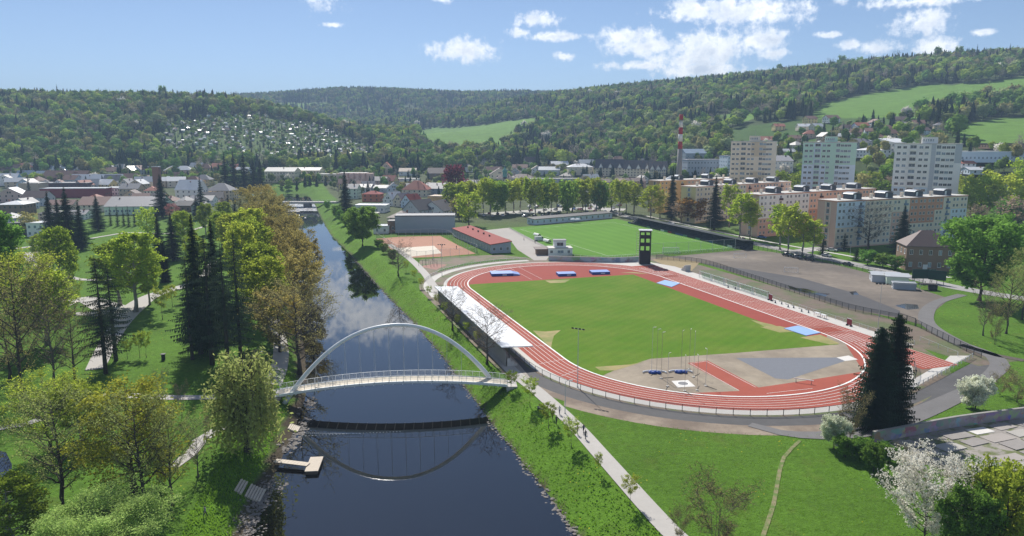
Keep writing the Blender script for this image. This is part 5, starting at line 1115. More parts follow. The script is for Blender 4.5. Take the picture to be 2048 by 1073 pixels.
fill([(260+i*24+rng.uniform(-5, 5), 412+rng.uniform(-7, 8)) for i in range(8)]+[(10, 448), (95, 440), (40, 420), (180, 410)], '{} house from the left in the front row of the left town, {} roof', 'front row of the left town', (28, 38), (11, 15), (8, 12), 12)
fill([(690+i*17+rng.uniform(-5, 5), 382+rng.uniform(-9, 10)) for i in range(14)], '{} house from the left packed around the red tiled villa, {} roof', 'houses around the red tiled villa', (22, 34), (9, 13), (7, 11), 12)
# --- allotment huts
hut = []
for (wc, rc) in (('white', 'white'), ('brown', 'tin'), ('cream', 'grey'), ('green', 'white'), ('pink', 'redbrown'), ('dark', 'white')):
    mb = MB().box((0, 0, 1.3), (5, 4, 2.6)); mb.add([(-2.8, -2.4, 2.5), (2.8, -2.4, 2.5), (2.8, 0, 4), (-2.8, 0, 4), (-2.8, 2.4, 2.5), (2.8, 2.4, 2.5)], [(0, 1, 2, 3), (3, 2, 5, 4)], 1); mb.add([(-2.5, -2, 2.6), (-2.5, 2, 2.6), (-2.5, 0, 3.7), (2.5, -2, 2.6), (2.5, 2, 2.6), (2.5, 0, 3.7)], [(0, 2, 1), (3, 4, 5)]); mb.box((0, -2.03, 1.5), (1.6, .06, 1), m=2)
    hut.append(mb.mesh('garden_hut', [WL[wc], RF[rc], GL]))
xs_ = [p.x for p in ALLOT]; ys_ = [p.y for p in ALLOT]; n = 0; tries = 0; got = []
while n < 270 and tries < 12000:
    tries += 1; x = rng.uniform(min(xs_), max(xs_)); y = rng.uniform(min(ys_), max(ys_))
    if not inpoly(x, y, ALLOT) or any((x-a)**2+(y-b)**2 < 62 for a, b in got): continue
    got.append((x, y)); n += 1; z = T1(x, y)
    tag(link('garden_hut', hut[rng.choice([0, 0, 1, 1, 2, 2, 3, 4, 5])], None, (x, y, z-.2), rng.uniform(-.9, .9), (rng.uniform(.7, 1.3), rng.uniform(.8, 1.2), rng.uniform(.8, 1.1))), 'tiny pale garden hut in the allotments on the left hillside', 'hut', 'allotment garden huts')
# ------------------------------------------------------------------ footbridge
steelw = mat('white_steel', (.74, .76, .78), var=.04, rough=.35); deckm = mat('bridge_deck', (.58, .52, .42), var=.1, scale=1.5); galv = mat('galvanised', (.52, .54, .55), rough=.45, var=.08); darksteel = mat('dark_steel', (.035, .037, .04), rough=.5); woodm = mat('grey_wood', (.56, .49, .41), var=.2, scale=3); woodd = mat('wood_dark', (.13, .10, .08), var=.2)
fb = thing('footbridge', 'white steel arch footbridge over the river with slim hangers', 'bridge')
A0 = G(552, 792, -.5); A1 = G(1015, 771, .35); ud = (A1-A0).normalized(); ud.z = 0; nd = Vector((-ud.y, ud.x, 0)); Lb = (A1-A0).length; BW = 3.7
Ym = (A0.y+A1.y)/2; zmid = at_depth(785, 765, Ym)[2]; rise = zmid-(A0.z+A1.z)/2
def deck(t, off=0, dz=0):
    p = A0.lerp(A1, t); return Vector((p.x, p.y, A0.z+(A1.z-A0.z)*t+4*rise*t*(1-t)+dz))+nd*off
def sweep(off, w, h, dz, n=36, t0=0, t1=1):
    mb = MB(); P = []
    for i in range(n+1):
        t = t0+(t1-t0)*i/n; c = deck(t, off, dz); P += [c-nd*w/2+Vector((0, 0, -h/2)), c+nd*w/2+Vector((0, 0, -h/2)), c+nd*w/2+Vector((0, 0, h/2)), c-nd*w/2+Vector((0, 0, h/2))]
    F = [(4*i+a, 4*i+(a+1) % 4, 4*i+4+(a+1) % 4, 4*i+4+a) for i in range(n) for a in range(4)]+[(3, 2, 1, 0), (4*n, 4*n+1, 4*n+2, 4*n+3)]
    return mb.add(P, F)
sweep(BW/2, BW-.4, .12, -.02).build('deck', deckm, fb)
for o_ in (.1, BW-.1): sweep(o_, .28, .5, -.12).build('girder', steelw, fb)
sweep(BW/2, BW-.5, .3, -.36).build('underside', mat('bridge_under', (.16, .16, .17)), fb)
for i in range(1, 24):
    MB().box((0, 0, 0), (.12, BW, .22)).build('cross_beam', steelw, fb, loc=deck(i/24, BW/2, -.5), rot=math.atan2(ud.y, ud.x))
pm = MB().box((0, 0, .58), (.07, .07, 1.16)).mesh('rail_post', steelw); rails = []
for s, off in enumerate((.12, BW-.12)):
    for i in range(34): link('rail_post', pm, fb, deck(i/33, off, .1), math.atan2(ud.y, ud.x))
    sweep(off, .09, .07, 1.28).build('hand_rail', steelw, fb)
    for dz in (.4, .68, .96): sweep(off, .025, .025, dz).build('rail_wire', galv, fb)
F0 = G(566, 812, -3.0); E0 = deck(.925, BW-.1, .15); Yt = (F0.y+E0.y)/2; apz = at_depth(785, 652, Yt)[2]
def arch(t):
    p = F0.lerp(E0, t); r = apz-(F0.z+E0.z)/2; q = 1-(abs(2*t-1))**2.15
    return Vector((p.x, p.y, F0.z+(E0.z-F0.z)*t+r*q))
MB().tube([arch(i/48) for i in range(49)], [.50-.14*math.sin(math.pi*i/48) for i in range(49)], 10).build('arch', steelw, fb, True)
MB().tube([F0+Vector((-.5, -.1, -1.6)), F0+Vector((.15, .02, .3))], [1.1, .55], 10).build('arch_footing', mat('footing', (.5, .49, .47)), fb)
for i in range(11):
    t = .16+.07*i
    for off in (.1, BW-.1):
        q = deck((arch(t)-A0).dot(ud)/Lb, off, .1); MB().tube([q, arch(t)], .026, 5).build('hanger', galv, fb)
        MB().box(tuple(q+Vector((0, 0, -.1))), (.22, .3, .35)).build('hanger_clamp', galv, fb)
for P_, w_ in ((A0+nd*1.9+ud*-.8, 2.2), (A1+nd*1.9+ud*.9, 2.2)): MB().box((P_.x, P_.y, P_.z-1.3), (w_, 4.6, 2.2), math.atan2(ud.y, ud.x)).build('abutment', concrete, fb)
# steps and landing stage on the left bank
dk = thing('landing_stage', 'wooden floating landing stage with gangway on the left bank', 'dock'); q = [G(*p, -3.1) for p in ((609, 944), (636, 943), (647, 913), (621, 915))]
c = sum(q, Vector())/4; ax = (q[3]-q[0]).normalized(); rz = math.atan2(ax.y, ax.x); ln = (q[3]-q[0]).length; wd = (q[1]-q[0]).length
for i in range(14): MB().box((0, 0, 0), (ln/14-.04, wd, .09)).build('plank', woodm, dk, loc=c+ax*(ln*((i+.5)/14-.5)), rot=rz)
MB().box((c.x, c.y, -3.45), (ln-.2, wd-.2, .5), rz).build('float', woodd, dk)
g0, g1 = G(550, 922, -2.9), G(617, 930, -3.0); gv = (g1-g0); gr = math.atan2(gv.y, gv.x)
for i in range(10): MB().box((0, 0, 0), (gv.length/10-.03, 1.3, .08)).build('plank', woodm, dk, loc=g0+gv*((i+.5)/10)+Vector((0, 0, .06)), rot=gr)
MB().box(tuple((g0+g1)/2+Vector((0, 0, -.1))), (gv.length, .9, .16), gr).build('beam', woodd, dk)
def steps(label, a, b, c_, n, skip=()):
    o = thing('river_steps', label, 'steps'); A, B, Cc_ = (R(*p) for p in (a, b, c_)); rz = math.atan2((B-A).y, (B-A).x); l = (B-A).length
    for i in range(n):
        if i in skip: continue
        p = (A+B)/2+(Cc_-B)*(i/(n-1)); p.z = max(T1(p.x, p.y), WATER)+.16
        MB().box((0, 0, 0), (l, .3, .26)).build('step', woodm, o, loc=p, rot=rz)
steps('wide wooden steps going down to the water below the landing stage', (470,985), (484,962), (530,982), 10, (3,))
steps('short wooden steps by the stones next to the footbridge', (577,860), (583,850), (600,858), 6)
wirem = mat('float_white', (.7, .7, .7)); bl = thing('buoy_line', 'line of small white floats across the river below the bridge', 'floats')
fmesh = MB().tube([(-.12, 0, 0), (0, 0, .06), (.12, 0, 0)], [.05, .1, .05], 5).mesh('float', wirem)
for (a, b) in (((604,867),(720,869)),((604,873),(800,864))):
    p, q = G(*a, WATER+.03), G(*b, WATER+.03)
    for i in range(30): link('float', fmesh, bl, p.lerp(q, i/29))
# stones along the water
def rocks(name, label, pts, seed, n, spread, smin, smax, m):
    rg = random.Random(seed); mb = MB(); P = [R(*p) for p in pts]
    for _ in range(n):
        i = rg.randrange(len(P)-1); p = P[i].lerp(P[i+1], rg.random())+Vector((rg.gauss(0, spread), rg.gauss(0, spread), 0)); z = max(T1(p.x, p.y), WATER-.1); s = rg.uniform(smin, smax)*rg.choice((.5, .7, 1, 1))
        V = [Vector((math.cos(a)*rg.uniform(.7, 1.2), math.sin(a)*rg.uniform(.7, 1.2), zz*rg.uniform(.7, 1.1)))*s for zz, aa in ((-.3, 0), (.45, .6)) for a in [aa+k*1.2566 for k in range(5)]]+[Vector((0, 0, .7*s))]
        mb.add([v+Vector((p.x, p.y, z)) for v in V], [(k, (k+1) % 5, 5+(k+1) % 5, 5+k) for k in range(5)]+[(5+k, 5+(k+1) % 5, 10) for k in range(5)])
    tag(mb.build(name, m), label, 'stones', None, 'stuff')
stone = mat('bank_stone', (.20, .18, .165), var=.25, scale=2, rnd=0); rocks('bank_stones', 'grey stones heaped at the waterline below the wooden steps', [(500,1090),(498,1050),(515,1015),(535,990),(550,960)], 1, 700, 1.0, .12, .32, stone)
rocks('bank_stones', 'grey stones between the landing stage and the footbridge', [(575,905),(592,880),(605,862),(618,835),(622,800)], 2, 380, .6, .15, .42, stone)
rocks('bank_stones', 'row of stones along the waterline of the right bank', [(1150,1075),(1090,985),(990,860),(935,785),(880,710),(820,640),(775,595),(735,550),(700,510)], 3, 900, .4, .12, .34, stone)
# rough grass on the banks
rg = np.random.RandomState(3)
def tufts(name, label, n, fx, m, hmin=.25, hmax=.7):
    P = []
    while len(P) < n:
        y = rg.uniform(84, 330, 4000); y = 84+(y-84)*rg.rand(4000); x, ok = fx(y, 4000); P += list(zip(x[ok], y[ok]))
    P = np.array(P[:n]); z = T(P[:, 0], P[:, 1]); h = rg.uniform(hmin, hmax, n); a = rg.uniform(0, 6.28, n); V = np.zeros((n, 3, 3, 3))
    for k in range(3):
        b = a+k*2.1; w = h*.30; dx, dy = np.cos(b), np.sin(b); lean = h*.45
        V[:, k, 0] = np.c_[P[:, 0]-dy*w, P[:, 1]+dx*w, z-.03]; V[:, k, 1] = np.c_[P[:, 0]+dy*w, P[:, 1]-dx*w, z-.03]; V[:, k, 2] = np.c_[P[:, 0]+dx*lean, P[:, 1]+dy*lean, z+h]
    mb = MB(); mb.v = V.reshape(-1, 3).tolist(); mb.f = np.arange(n*9).reshape(-1, 3).tolist(); mb.mi = [0]*len(mb.f); tag(mb.build(name, m), label, 'grass', None, 'stuff')
gm = leafmat('grass_blade', (.19, .36, .034), rnd=.1, trans=.55, col2=(.21, .37, .036))
tufts('tall_grass', 'tall grass on the sloping right bank of the river', 3500, lambda y, n: ((lambda d: (xr(y)+d, d > 0))(rg.uniform(.3, 8.6, n)**1.0)), gm, .12, .4)
tufts('tall_grass', 'rough grass along the left bank of the river', 5000, lambda y, n: ((lambda d: (xl(y)-d, y < 160))(rg.uniform(2.8, 9, n))), gm, .15, .4)
tufts('meadow_grass', 'uneven meadow grass between the path and the running track', 9000, lambda y, n: ((lambda x: (x, (y < 130) & (x > np.interp(y, [80, 87, 108, 123, 140], [26, 23, 17.5, 13.5, 8])) & (np.hypot(x-TCX-TA.x*-HL, y-TCY-TA.y*-HL) > 55)))(rg.uniform(8, 75, n))), gm, .06, .2)
# ------------------------------------------------------------------ stadium
def fence(name, label, pts, h, step, postm, netm, group=None, pr=.05, rail=True, closed=False, cat='fence'):
    P = resample(pts, .5); D = [0]
    for i in range(1, len(P)): D.append(D[-1]+(P[i]-P[i-1]).length)
    n = max(2, int(D[-1]/step)); S = [i*D[-1]/n for i in range(n+1)]; Q = [(float(np.interp(s, D, [p.x for p in P])), float(np.interp(s, D, [p.y for p in P]))) for s in S]
    o = thing(name, label, cat, group=group); Zs = [T1(*q) for q in Q]; pm_ = MB().box((0, 0, h/2), (pr*2, pr*2, h)).mesh('post', postm)
    for q, z in zip(Q, Zs): link('post', pm_, o, (q[0], q[1], z))
    for i in range(n):
        a, b = Vector((*Q[i], Zs[i])), Vector((*Q[i+1], Zs[i+1])); l = (b-a).length; rz_ = math.atan2(b.y-a.y, b.x-a.x)
        if i == 0: L0 = l; net = MB().quad((0, 0, .06), (l, 0, .06), (l, 0, h-.03), (0, 0, h-.03)).mesh('mesh_panel', netm) if netm else None; rl = MB().box((l/2, 0, 0), (l, pr*1.2, pr*1.2)).mesh('rail', postm)
        sl_ = math.atan2(b.z-a.z, (b-a).xy.length)
        if net: link('mesh_panel', net, o, a, (0, -sl_, rz_), (l/L0, 1, 1))
        if rail: link('rail', rl, o, a+Vector((0, 0, h)), (0, -sl_, rz_), (l/L0, 1, 1))
    return o
netd = netmat('net_dark', (.03, .035, .04), .34); netl = netmat('net_light', (.45, .47, .48), .22); netg = netmat('net_green', (.16, .42, .28), .45); netdk = netmat('net_darker', (.05, .052, .058), .36)
fence('track_fence', 'low see-through fence along the outer edge of the near bend', [LT(-30, 46.5)]+arc(46.5, 0, 140, False, 30), 1.3, 3.0, darksteel, netl)
fence('lot_fence', 'dark mesh fence between the embankment and the gravel lot', px2((1312,519),(1405,528),(1500,558),(1600,590),(1700,621),(1795,641)), 1.9, 2.5, darksteel, netdk)
fence('lot_fence', 'dark mesh fence along the asphalt path behind the start area', px2((1832,653),(1870,672),(1925,700),(1962,717)), 1.9, 2.5, darksteel, netdk)
gt = fence('lot_gate', 'dark double gate at the corner of the gravel lot', px2((1796,641),(1830,653)), 2.2, 3.6, darksteel, netdk, cat='gate', pr=.09)
fence('street_fence', 'mesh fence along the street side of the gravel lot', px2((1500,495),(1600,516),(1700,537),(1800,560),(1850,573)), 1.8, 3.0, darksteel, netmat('net_faint', (.2, .2, .2), .2))
fence('handrail', 'pale tubular handrail along the outer edge of the home straight', [LT(38, -50.4), LT(0, -50.6), LT(-58, -50.6)], 1.1, 3.0, galv, None, cat='railing', pr=.04)
fence('handrail', 'short tubular handrail beside the start apron', px2((1840,682),(1915,713)), 1.1, 3.0, galv, None, cat='railing', pr=.04)
fence('apron_fence', 'low fence around the outer edge of the start apron', px2((1806,790),(1880,752),(1945,716)), 1.1, 2.4, galv, netl)
fence('walkway_rail', 'railing along the curved walkway at the far bend', arc(52.2, 92, 20, True, 24), 1.1, 3.0, galv, netl, cat='railing')
fence('court_fence', 'tall thin fence around the clay courts', px2((752,480),(820,517),(885,515),(955,509),(915,490),(880,472),(752,478)), 3.6, 4.0, galv, netmat('net_thin', (.15, .15, .15), .14))
fence('pitch_rail', 'low rail around the near edge of the football pitch', px2((1018,458),(1104,502),(1190,517),(1330,510),(1478,499)), 1.1, 3.0, galv, netmat('net_thin2', (.2, .22, .2), .2), cat='railing')
fence('ball_fence', 'tall thin ball fence behind the football goal', px2((1300,510),(1380,506),(1470,500)), 5.0, 6.0, galv, netmat('net_green_thin', (.08, .22, .14), .16))
# stand with white roof
st = thing('grandstand', 'long covered stand with a bright white flat roof beside the back straight', 'grandstand', (*LT(-8.5, 48.8), 0), TH)
roofw = mat('stand_roof', (.80, .80, .80), var=.03, rough=.3)
MB().box((0, 0, 4.6), (71, 7.4, .22), rx=rad(3)).build('roof', roofw, st); MB().box((0, -3.65, 4.42), (71.1, .12, .4)).build('fascia', WL['white'], st)
for i in range(15):
    x = -34.5+i*69/14; MB().box((x, 1.6, 2.3), (.22, .22, 4.5)).build('post', darksteel, st); MB().box((x, 0, 4.42), (.12, 7.0, .2)).build('rafter', darksteel, st)
MB().box((0, 2.6, 1.8), (70, .15, 3.6)).build('back_wall', mat('stand_wall', (.30, .29, .28), var=.15), st)
for i in range(3): MB().box((0, .2+i*.8, .25+i*.35), (70, .8, .5+i*.7)).build('terrace_step', concrete, st)
# fire training tower
tw = thing('training_tower', 'dark open frame training tower with window openings at the far bend', 'tower', (*G(1289, 528).xy, 0), rad(-6)); dkp = mat('tower_panel', (.032, .028, .030), var=.2)
for sx_ in (-1, 1):
    for sy_ in (-1, 1): MB().box((sx_*2.1, sy_*1.9, 6.9), (.28, .28, 13.8)).build('corner_post', dkp, tw)
MB().box((0, -1.92, 2.2), (4.2, .14, 4.3)).build('panel', dkp, tw); MB().box((-2.12, 0, 2.2), (.14, 3.8, 4.3)).build('panel', dkp, tw); MB().box((2.12, 0, 2.2), (.14, 3.8, 4.3)).build('panel', dkp, tw)
for z in (4.6, 7.9, 11.0):
    for y_ in (-1.93, 1.93): MB().box((0, y_, z+.15), (4.3, .16, 1.0)).build('band', dkp, tw)
    for x_ in (-2.13, 2.13): MB().box((x_, 0, z+.1), (.14, 3.9, .35)).build('band', dkp, tw)
    MB().box((0, 0, z-.2), (4.0, 3.7, .12)).build('platform', galv, tw)
for y_ in (-1.93, 1.93): MB().box((0, y_, 8.6), (.45, .15, 9)).build('mullion', dkp, tw); MB().box((0, y_, 13.5), (4.4, .2, .6)).build('band', dkp, tw)
MB().box((0, 0, 13.95), (5.4, 4.9, .25)).build('roof', galv, tw)
for z in range(1, 14): MB().box((-2.9, -.6, z), (1.3, .08, .08)).build('ladder_rung', galv, tw)
for x_ in (-3.5, -2.4): MB().box((x_, -.6, 6.9), (.1, .1, 13.6)).build('ladder_rail', galv, tw)
# club house, mural, changing rooms, long blue hut, football stand
P = G(1120, 512); ch = thing('club_house', 'small white two storey judges house before the football pitch', 'club house', (P.x, P.y+3.5, 0), rad(4))
MB().box((0, 0, 1.6), (10.5, 7, 3.2)).build('wall', WL['white'], ch); MB().box((0, 0, 3.3), (10.9, 7.4, .25)).build('roof', RF['pale'], ch); MB().box((0, .5, 4.9), (5.2, 4.2, 3.0)).build('upper_storey', WL['white'], ch); MB().box((0, .5, 6.5), (5.8, 4.8, .25)).build('upper_roof', RF['grey'], ch)
for (x, z, w) in ((-4, 1.2, 1.1), (0, 1.2, 2.6), (3.6, 1.2, 1.1)): link('window', winmesh(w, 1.2), ch, (x, -3.52, z))
link('window', winmesh(2.8, 1.5), ch, (0, -1.63, 4.1)); MB().box((-7.5, 2.5, 2.6), (7, 8, .25)).build('porch_roof', RF['brown'], ch); MB().box((-7.2, 2.6, 1.25), (6, 7, 2.5)).build('porch', WL['brown'], ch)
def mural_mat(name, s, base, sat=.8):
    m, t, b = base_mat(name); g = N(t, 'ShaderNodeNewGeometry'); vo = N(t, 'ShaderNodeTexVoronoi', inp={'Scale': s}); nn = N(t, 'ShaderNodeTexNoise', inp={'Scale': s*2.2, 'Detail': 4.0}); LK(t, g.outputs['Position'], nn.inputs['Vector']); LK(t, nn.outputs['Color'], vo.inputs['Vector'])
    vo2 = N(t, 'ShaderNodeVectorMath', operation='MULTIPLY_ADD', inp={1: (s*.9, s*.9, s*1.6)}); LK(t, g.outputs['Position'], vo2.inputs[0]); LK(t, nn.outputs['Color'], vo2.inputs[2]); LK(t, vo2.outputs[0], vo.inputs['Vector'])
    hs = N(t, 'ShaderNodeHueSaturation', inp={'Saturation': sat, 'Value': .55}); LK(t, vo.outputs['Color'], hs.inputs['Color'])
    n2 = N(t, 'ShaderNodeTexNoise', inp={'Scale': s*.8, 'Detail': 3.0}); LK(t, g.outputs['Position'], n2.inputs['Vector']); mr = N(t, 'ShaderNodeMapRange', inp={'From Min': .42, 'From Max': .6, 'To Max': .7}); LK(t, n2.outputs[0], mr.inputs['Value'])
    mx_ = N(t, 'ShaderNodeMix', data_type='RGBA'); LK(t, mr.outputs[0], mx_.inputs['Factor']); mx_.inputs['A'].default_value = (*base, 1); LK(t, hs.outputs[0], mx_.inputs['B']); LK(t, mx_.outputs['Result'], b.inputs['Base Color']); b.inputs['Roughness'].default_value = .9; return m
def wall(name, label, pts, h, t, m, capm, seg=6, cat='wall'):
    o = thing(name, label, cat); P = resample(pts, .5); D = [0]
    for i in range(1, len(P)): D.append(D[-1]+(P[i]-P[i-1]).length)
    n = max(1, round(D[-1]/seg))
    for i in range(n):
        a, b = (Vector((float(np.interp(D[-1]*k/n, D, [p.x for p in P])), float(np.interp(D[-1]*k/n, D, [p.y for p in P])))) for k in (i, i+1)); c = (a+b)/2; l = (b-a).length; r = math.atan2(b.y-a.y, b.x-a.x); z = T1(c.x, c.y)
        MB().box((c.x, c.y, z+h/2-.1), (l-.03, t, h+.2), r).build('wall_panel', m, o); MB().box((c.x, c.y, z+h+.06), (l-.01, t+.16, .12), r).build('coping', capm, o)
wall('mural_wall', 'low wall with a colourful painted mural behind the far bend', px2((1097,522),(1150,523.5),(1230,525),(1283,523)), 2.0, .3, mural_mat('mural', .5, (.45, .5, .52)), concrete)
wall('graffiti_wall', 'long low concrete wall covered in faded graffiti at the lower right', px2((1745,886),(1800,876),(1900,856),(2000,842),(2080,832),(2160,822)), 1.9, .35, mural_mat('graffiti', .7, (.30, .28, .27), .9), mat('old_coping', (.28, .27, .25)), 5)
a, b = Vector((-4.8, 322, 0)), Vector((-27, 383, 0)); c = (a+b)/2; o = building('changing_rooms', 'long low grey building with a red roof beside the clay courts', 'building', c+Vector((0, 0, 0)), rad(-70), 64, 9.5, 4.0, 'slate', 'mono', 1.0, 'rust', 1, 14, nch=0, side_cols=3)
for i in range(5): chimney(o, -25+i*9, 1.5, 5.0, .9, WL['darkred'])
a, b = G(1062, 451), G(1218, 437); u = b-a; o = building('football_club_hut', 'long low pale blue hut behind the far side of the football pitch', 'building', (a+b)/2+Vector((0, 4, 0)), math.atan2(u.y, u.x), u.length, 7, 3.3, 'paleblue', 'mono', .5, 'dark', 1, 13, nch=0)
for k in (0, 1): 
    pz = thing('parasol', ['left pale parasol on the terrace of the blue hut', 'right pale parasol on the terrace of the blue hut'][k], 'parasol', G(1146+k*9, 446)); MB().tube([(0, 0, 0), (0, 0, 2.5)], .05).build('pole', galv, pz); n = 8; MB().add([(0, 0, 2.9)]+[(math.cos(6.283*i/n)*1.9, math.sin(6.283*i/n)*1.9, 2.2) for i in range(n)], [(0, 1+i, 1+(i+1) % n) for i in range(n)]).build('canopy', WL['grey'], pz)
a, b = Vector((71.5, 441, 0)), Vector((106.5, 332, 0)); u = b-a; rz = math.atan2(u.y, u.x); fs = thing('football_stand', 'long dark covered stand along the street side of the football pitch', 'grandstand', (a+b)/2, rz); L_ = u.length; dkr = mat('stand_dark', (.022, .028, .032), rough=.5, var=.2); seat = mat('stand_terrace', (.05, .06, .065), var=.2)
# local -y faces the pitch
sgn = -1
MB().box((0, 3.0, 4.1), (L_, 6.4, .2), rx=rad(-4)).build('roof', dkr, fs); MB().box((0, 6.0, 2.0), (L_, .15, 4.0)).build('back_wall', dkr, fs)
for i in range(4): MB().box((0, 1.6+i*1.1, .3+i*.3), (L_, 1.1, .6+i*.6)).build('terrace_step', seat, fs)
for i in range(24): MB().box((-L_/2+.4+i*(L_-.8)/23, .4, 2.0), (.14, .14, 4.0)).build('post', darksteel, fs)
rng = random.Random(3); adc = [mat('advert_'+str(i), c, var=.1) for i, c in enumerate([(.7,.7,.7),(.04,.05,.05),(.05,.1,.25),(.35,.05,.05),(.04,.05,.05),(.05,.06,.06),(.1,.25,.15)])]; adm = [MB().box((0, 0, .5), (3.8, .06, .95)).mesh('advert_board', m) for m in adc]
for i in range(int(L_/4)): link('advert_board', adm[rng.choice([0, 1, 1, 2, 3, 4, 5, 6, 4, 5])], fs, (-L_/2+2+i*4, -.8, 0))
# villas' neighbours: sheds, billboards
for (px_, py_, w, d, h, wc, rc, rz_, lab) in [(1777,566,9,6,2.6,'grey','tin',-18,'grey green gabled shed with a pale metal roof beside the lot'),(1800,570,7,6,2.8,'green','tin',-18,'green tin shed adjoining the grey shed'),(1812,580,7,3,1.9,'slate','tin',-18,'low grey green container in front of the sheds')]:
    P = G(px_, py_); building('shed', lab, 'shed', (P.x, P.y+d/2, 0), rad(rz_), w, d, h, wc, 'gx' if h > 2 else 'flat', .7, rc, 1, 0, nch=0)
P = G(1855, 580); rt = thing('ramp_shelter', 'small dark shelter with a sloping white prop on the grass', 'shelter', P, rad(-15)); MB().box((1.5, 0, 1.0), (2.4, 2.2, 2.0)).build('body', dkp, rt); MB().box((-.3, 0, 2.05), (4.6, 2.4, .15)).build('roof', dkp, rt); MB().tube([(-3.0, -.8, 0), (-1.9, -.8, 1.9)], .09).build('prop', WL['white'], rt); MB().tube([(-3.0, .8, 0), (-1.9, .8, 1.9)], .09).build('prop', WL['white'], rt)
bgrn = mat('billboard_back', (.03, .075, .06), var=.2)
for (px_, py_, w, rz_, lab) in ((1846,566,8.0,-4,'wide dark green billboard seen from behind, left of two'),(1873,569,5.5,-40,'dark green billboard seen from behind at an angle, right of two')):
    P = G(px_, py_); bb = thing('billboard', lab, 'billboard', P, rad(rz_)); MB().box((0, 0, 3.2), (w, .15, 3.4)).build('panel', bgrn, bb)
    for k in (-1, 0, 1): MB().box((k*w*.38, .15, 2.4), (.16, .16, 4.8)).build('post', darksteel, bb); 
    for k in (-1, 1): MB().box((0, -.1, 3.2+k*1.0), (w, .08, .14)).build('batten', darksteel, bb)
# ------------------------------------------------------------------ sports equipment
blue = mat('mat_blue', (.035, .09, .36), rough=.5, var=.08); lblue = mat('cover_blue', (.27, .42, .68), rough=.5, var=.08); topb = mat('mat_top', (.20, .30, .62), rough=.5, var=.08)
for (cx, cy, w, d, h, lab) in ((1003,550,8.2,6.2,.9,'pole vault landing mat at the left of the far bend'),(1132,551,6.8,4.6,.9,'blue high jump mat in the middle of the far bend'),(1199,547.5,7.0,4.6,.9,'blue high jump mat at the right of the far bend')):
    P = G(cx, cy); o = thing('landing_mat', lab, 'landing mat', (P.x, P.y, .05), rad(8)); MB().box((0, 0, h/2), (w, d, h)).build('body', blue, o); MB().box((0, 0, h+.04), (w+.04, d+.04, .08)).build('cover', topb, o)
    MB().box((w*.1, -d/2-.02, h*.5), (1.6, .04, h*.45)).build('badge', WL['paleblue'], o)
    if 'vault' in lab: MB().add([(w/2, -d/2, 0), (w/2+2.6, -d/2+.3, 0), (w/2+2.6, d/2-.8, 0), (w/2, d/2, 0), (w/2, -d/2, h), (w/2+2.6, -d/2+.3, .35), (w/2+2.6, d/2-.8, .35), (w/2, d/2, h)], [(4, 5, 6, 7), (0, 1, 5, 4), (1, 2, 6, 5), (2, 3, 7, 6)]).build('wing', topb, o)
for q, lab in (([(1313,567),(1330,561),(1360,567.5),(1343,575)],'flat light blue cover over the far long jump pit'),([(1568,658),(1596,652.5),(1641,666.5),(1612,672.5)],'flat light blue cover over the near long jump pit')):
    o = thing('pit_cover', lab, 'pit cover'); P = px2(*q); MB().prism([p.xy for p in P], .05, .16).build('cover', lblue, o); c = sum(P, Vector())/4; MB().prism([(c+(p-c)*1.03).xy for p in P], .045, .12).build('edge', blue, o)
goalw = mat('goal_white', (.75, .75, .75), rough=.4)
def goal(label, P, rz, w=7.32, h=2.44, d=1.6, net=None, group=None, m=goalw):
    o = thing('goal', label, 'goal', P, rz, group)
    for s in (-1, 1): MB().box((s*w/2, 0, h/2), (.13, .13, h)).build('post', m, o); MB().tube([(s*w/2, 0, h), (s*w/2, d*.5, h), (s*w/2, d, .05), (s*w/2, 0, .05)], .04, 4).build('side_frame', m, o)
    MB().box((0, 0, h), (w+.13, .13, .13)).build('crossbar', m, o); MB().box((0, d, .06), (w, .08, .08)).build('ground_bar', m, o)
    if net: MB().quad((-w/2, .05, h), (w/2, .05, h), (w/2, d*.5, h), (-w/2, d*.5, h)).quad((-w/2, d*.5, h), (w/2, d*.5, h), (w/2, d, .08), (-w/2, d, .08)).build('net', net, o)
for i in range(5): goal(ORD[i]+' portable goal with green net from the far end of the home straight', (*LT(33-i*8.0, -49.2), .03), TH-math.pi, 7.3, 2.4, 1.2, netg, 'portable goals by the home straight')
goal('white football goal at the near end of the football pitch', G(1341, 506), rad(182), net=netmat('net_white', (.7, .7, .7), .25))
goal('small white goal standing on the gravel lot', G(1582, 546), rad(-25), 5, 2.0, 1.2, netmat('net_white2', (.7, .7, .7), .12)); goal('distant thin goal on the gravel lot near the pitch', G(1480, 517), rad(-10), 5, 2.0, 1.2)
def mast(label, px_, pb, pt, heads=4, arm=2.4, m=galv, cat='floodlight', r=.09, rz=0):
    P = G(px_, pb); h = (pb-pt)*scale_at(P)/.955; o = thing('floodlight_mast' if cat == 'floodlight' else 'street_lamp', label, cat, P, rz); MB().tube([(0, 0, 0), (0, 0, h)], [r, r*.5], 8).build('pole', m, o)
    if cat == 'floodlight':
        MB().box((0, 0, h), (arm, .1, .1)).build('crossarm', m, o)
        for k in range(heads): MB().box((-arm/2+arm*k/(heads-1), -.2, h+.05), (.42, .35, .22), rx=rad(-30)).build('lamp_head', darksteel, o)
    else: MB().tube([(0, 0, h), (.5, 0, h+.25), (arm, 0, h+.3)], .04, 5).build('arm', m, o); MB().box((arm, 0, h+.27), (.7, .25, .12)).build('lamp_head', galv, o)
    MB().tube([(0, 0, 0), (0, 0, .25)], [r*2, r*2], 8).build('base', concrete, o)
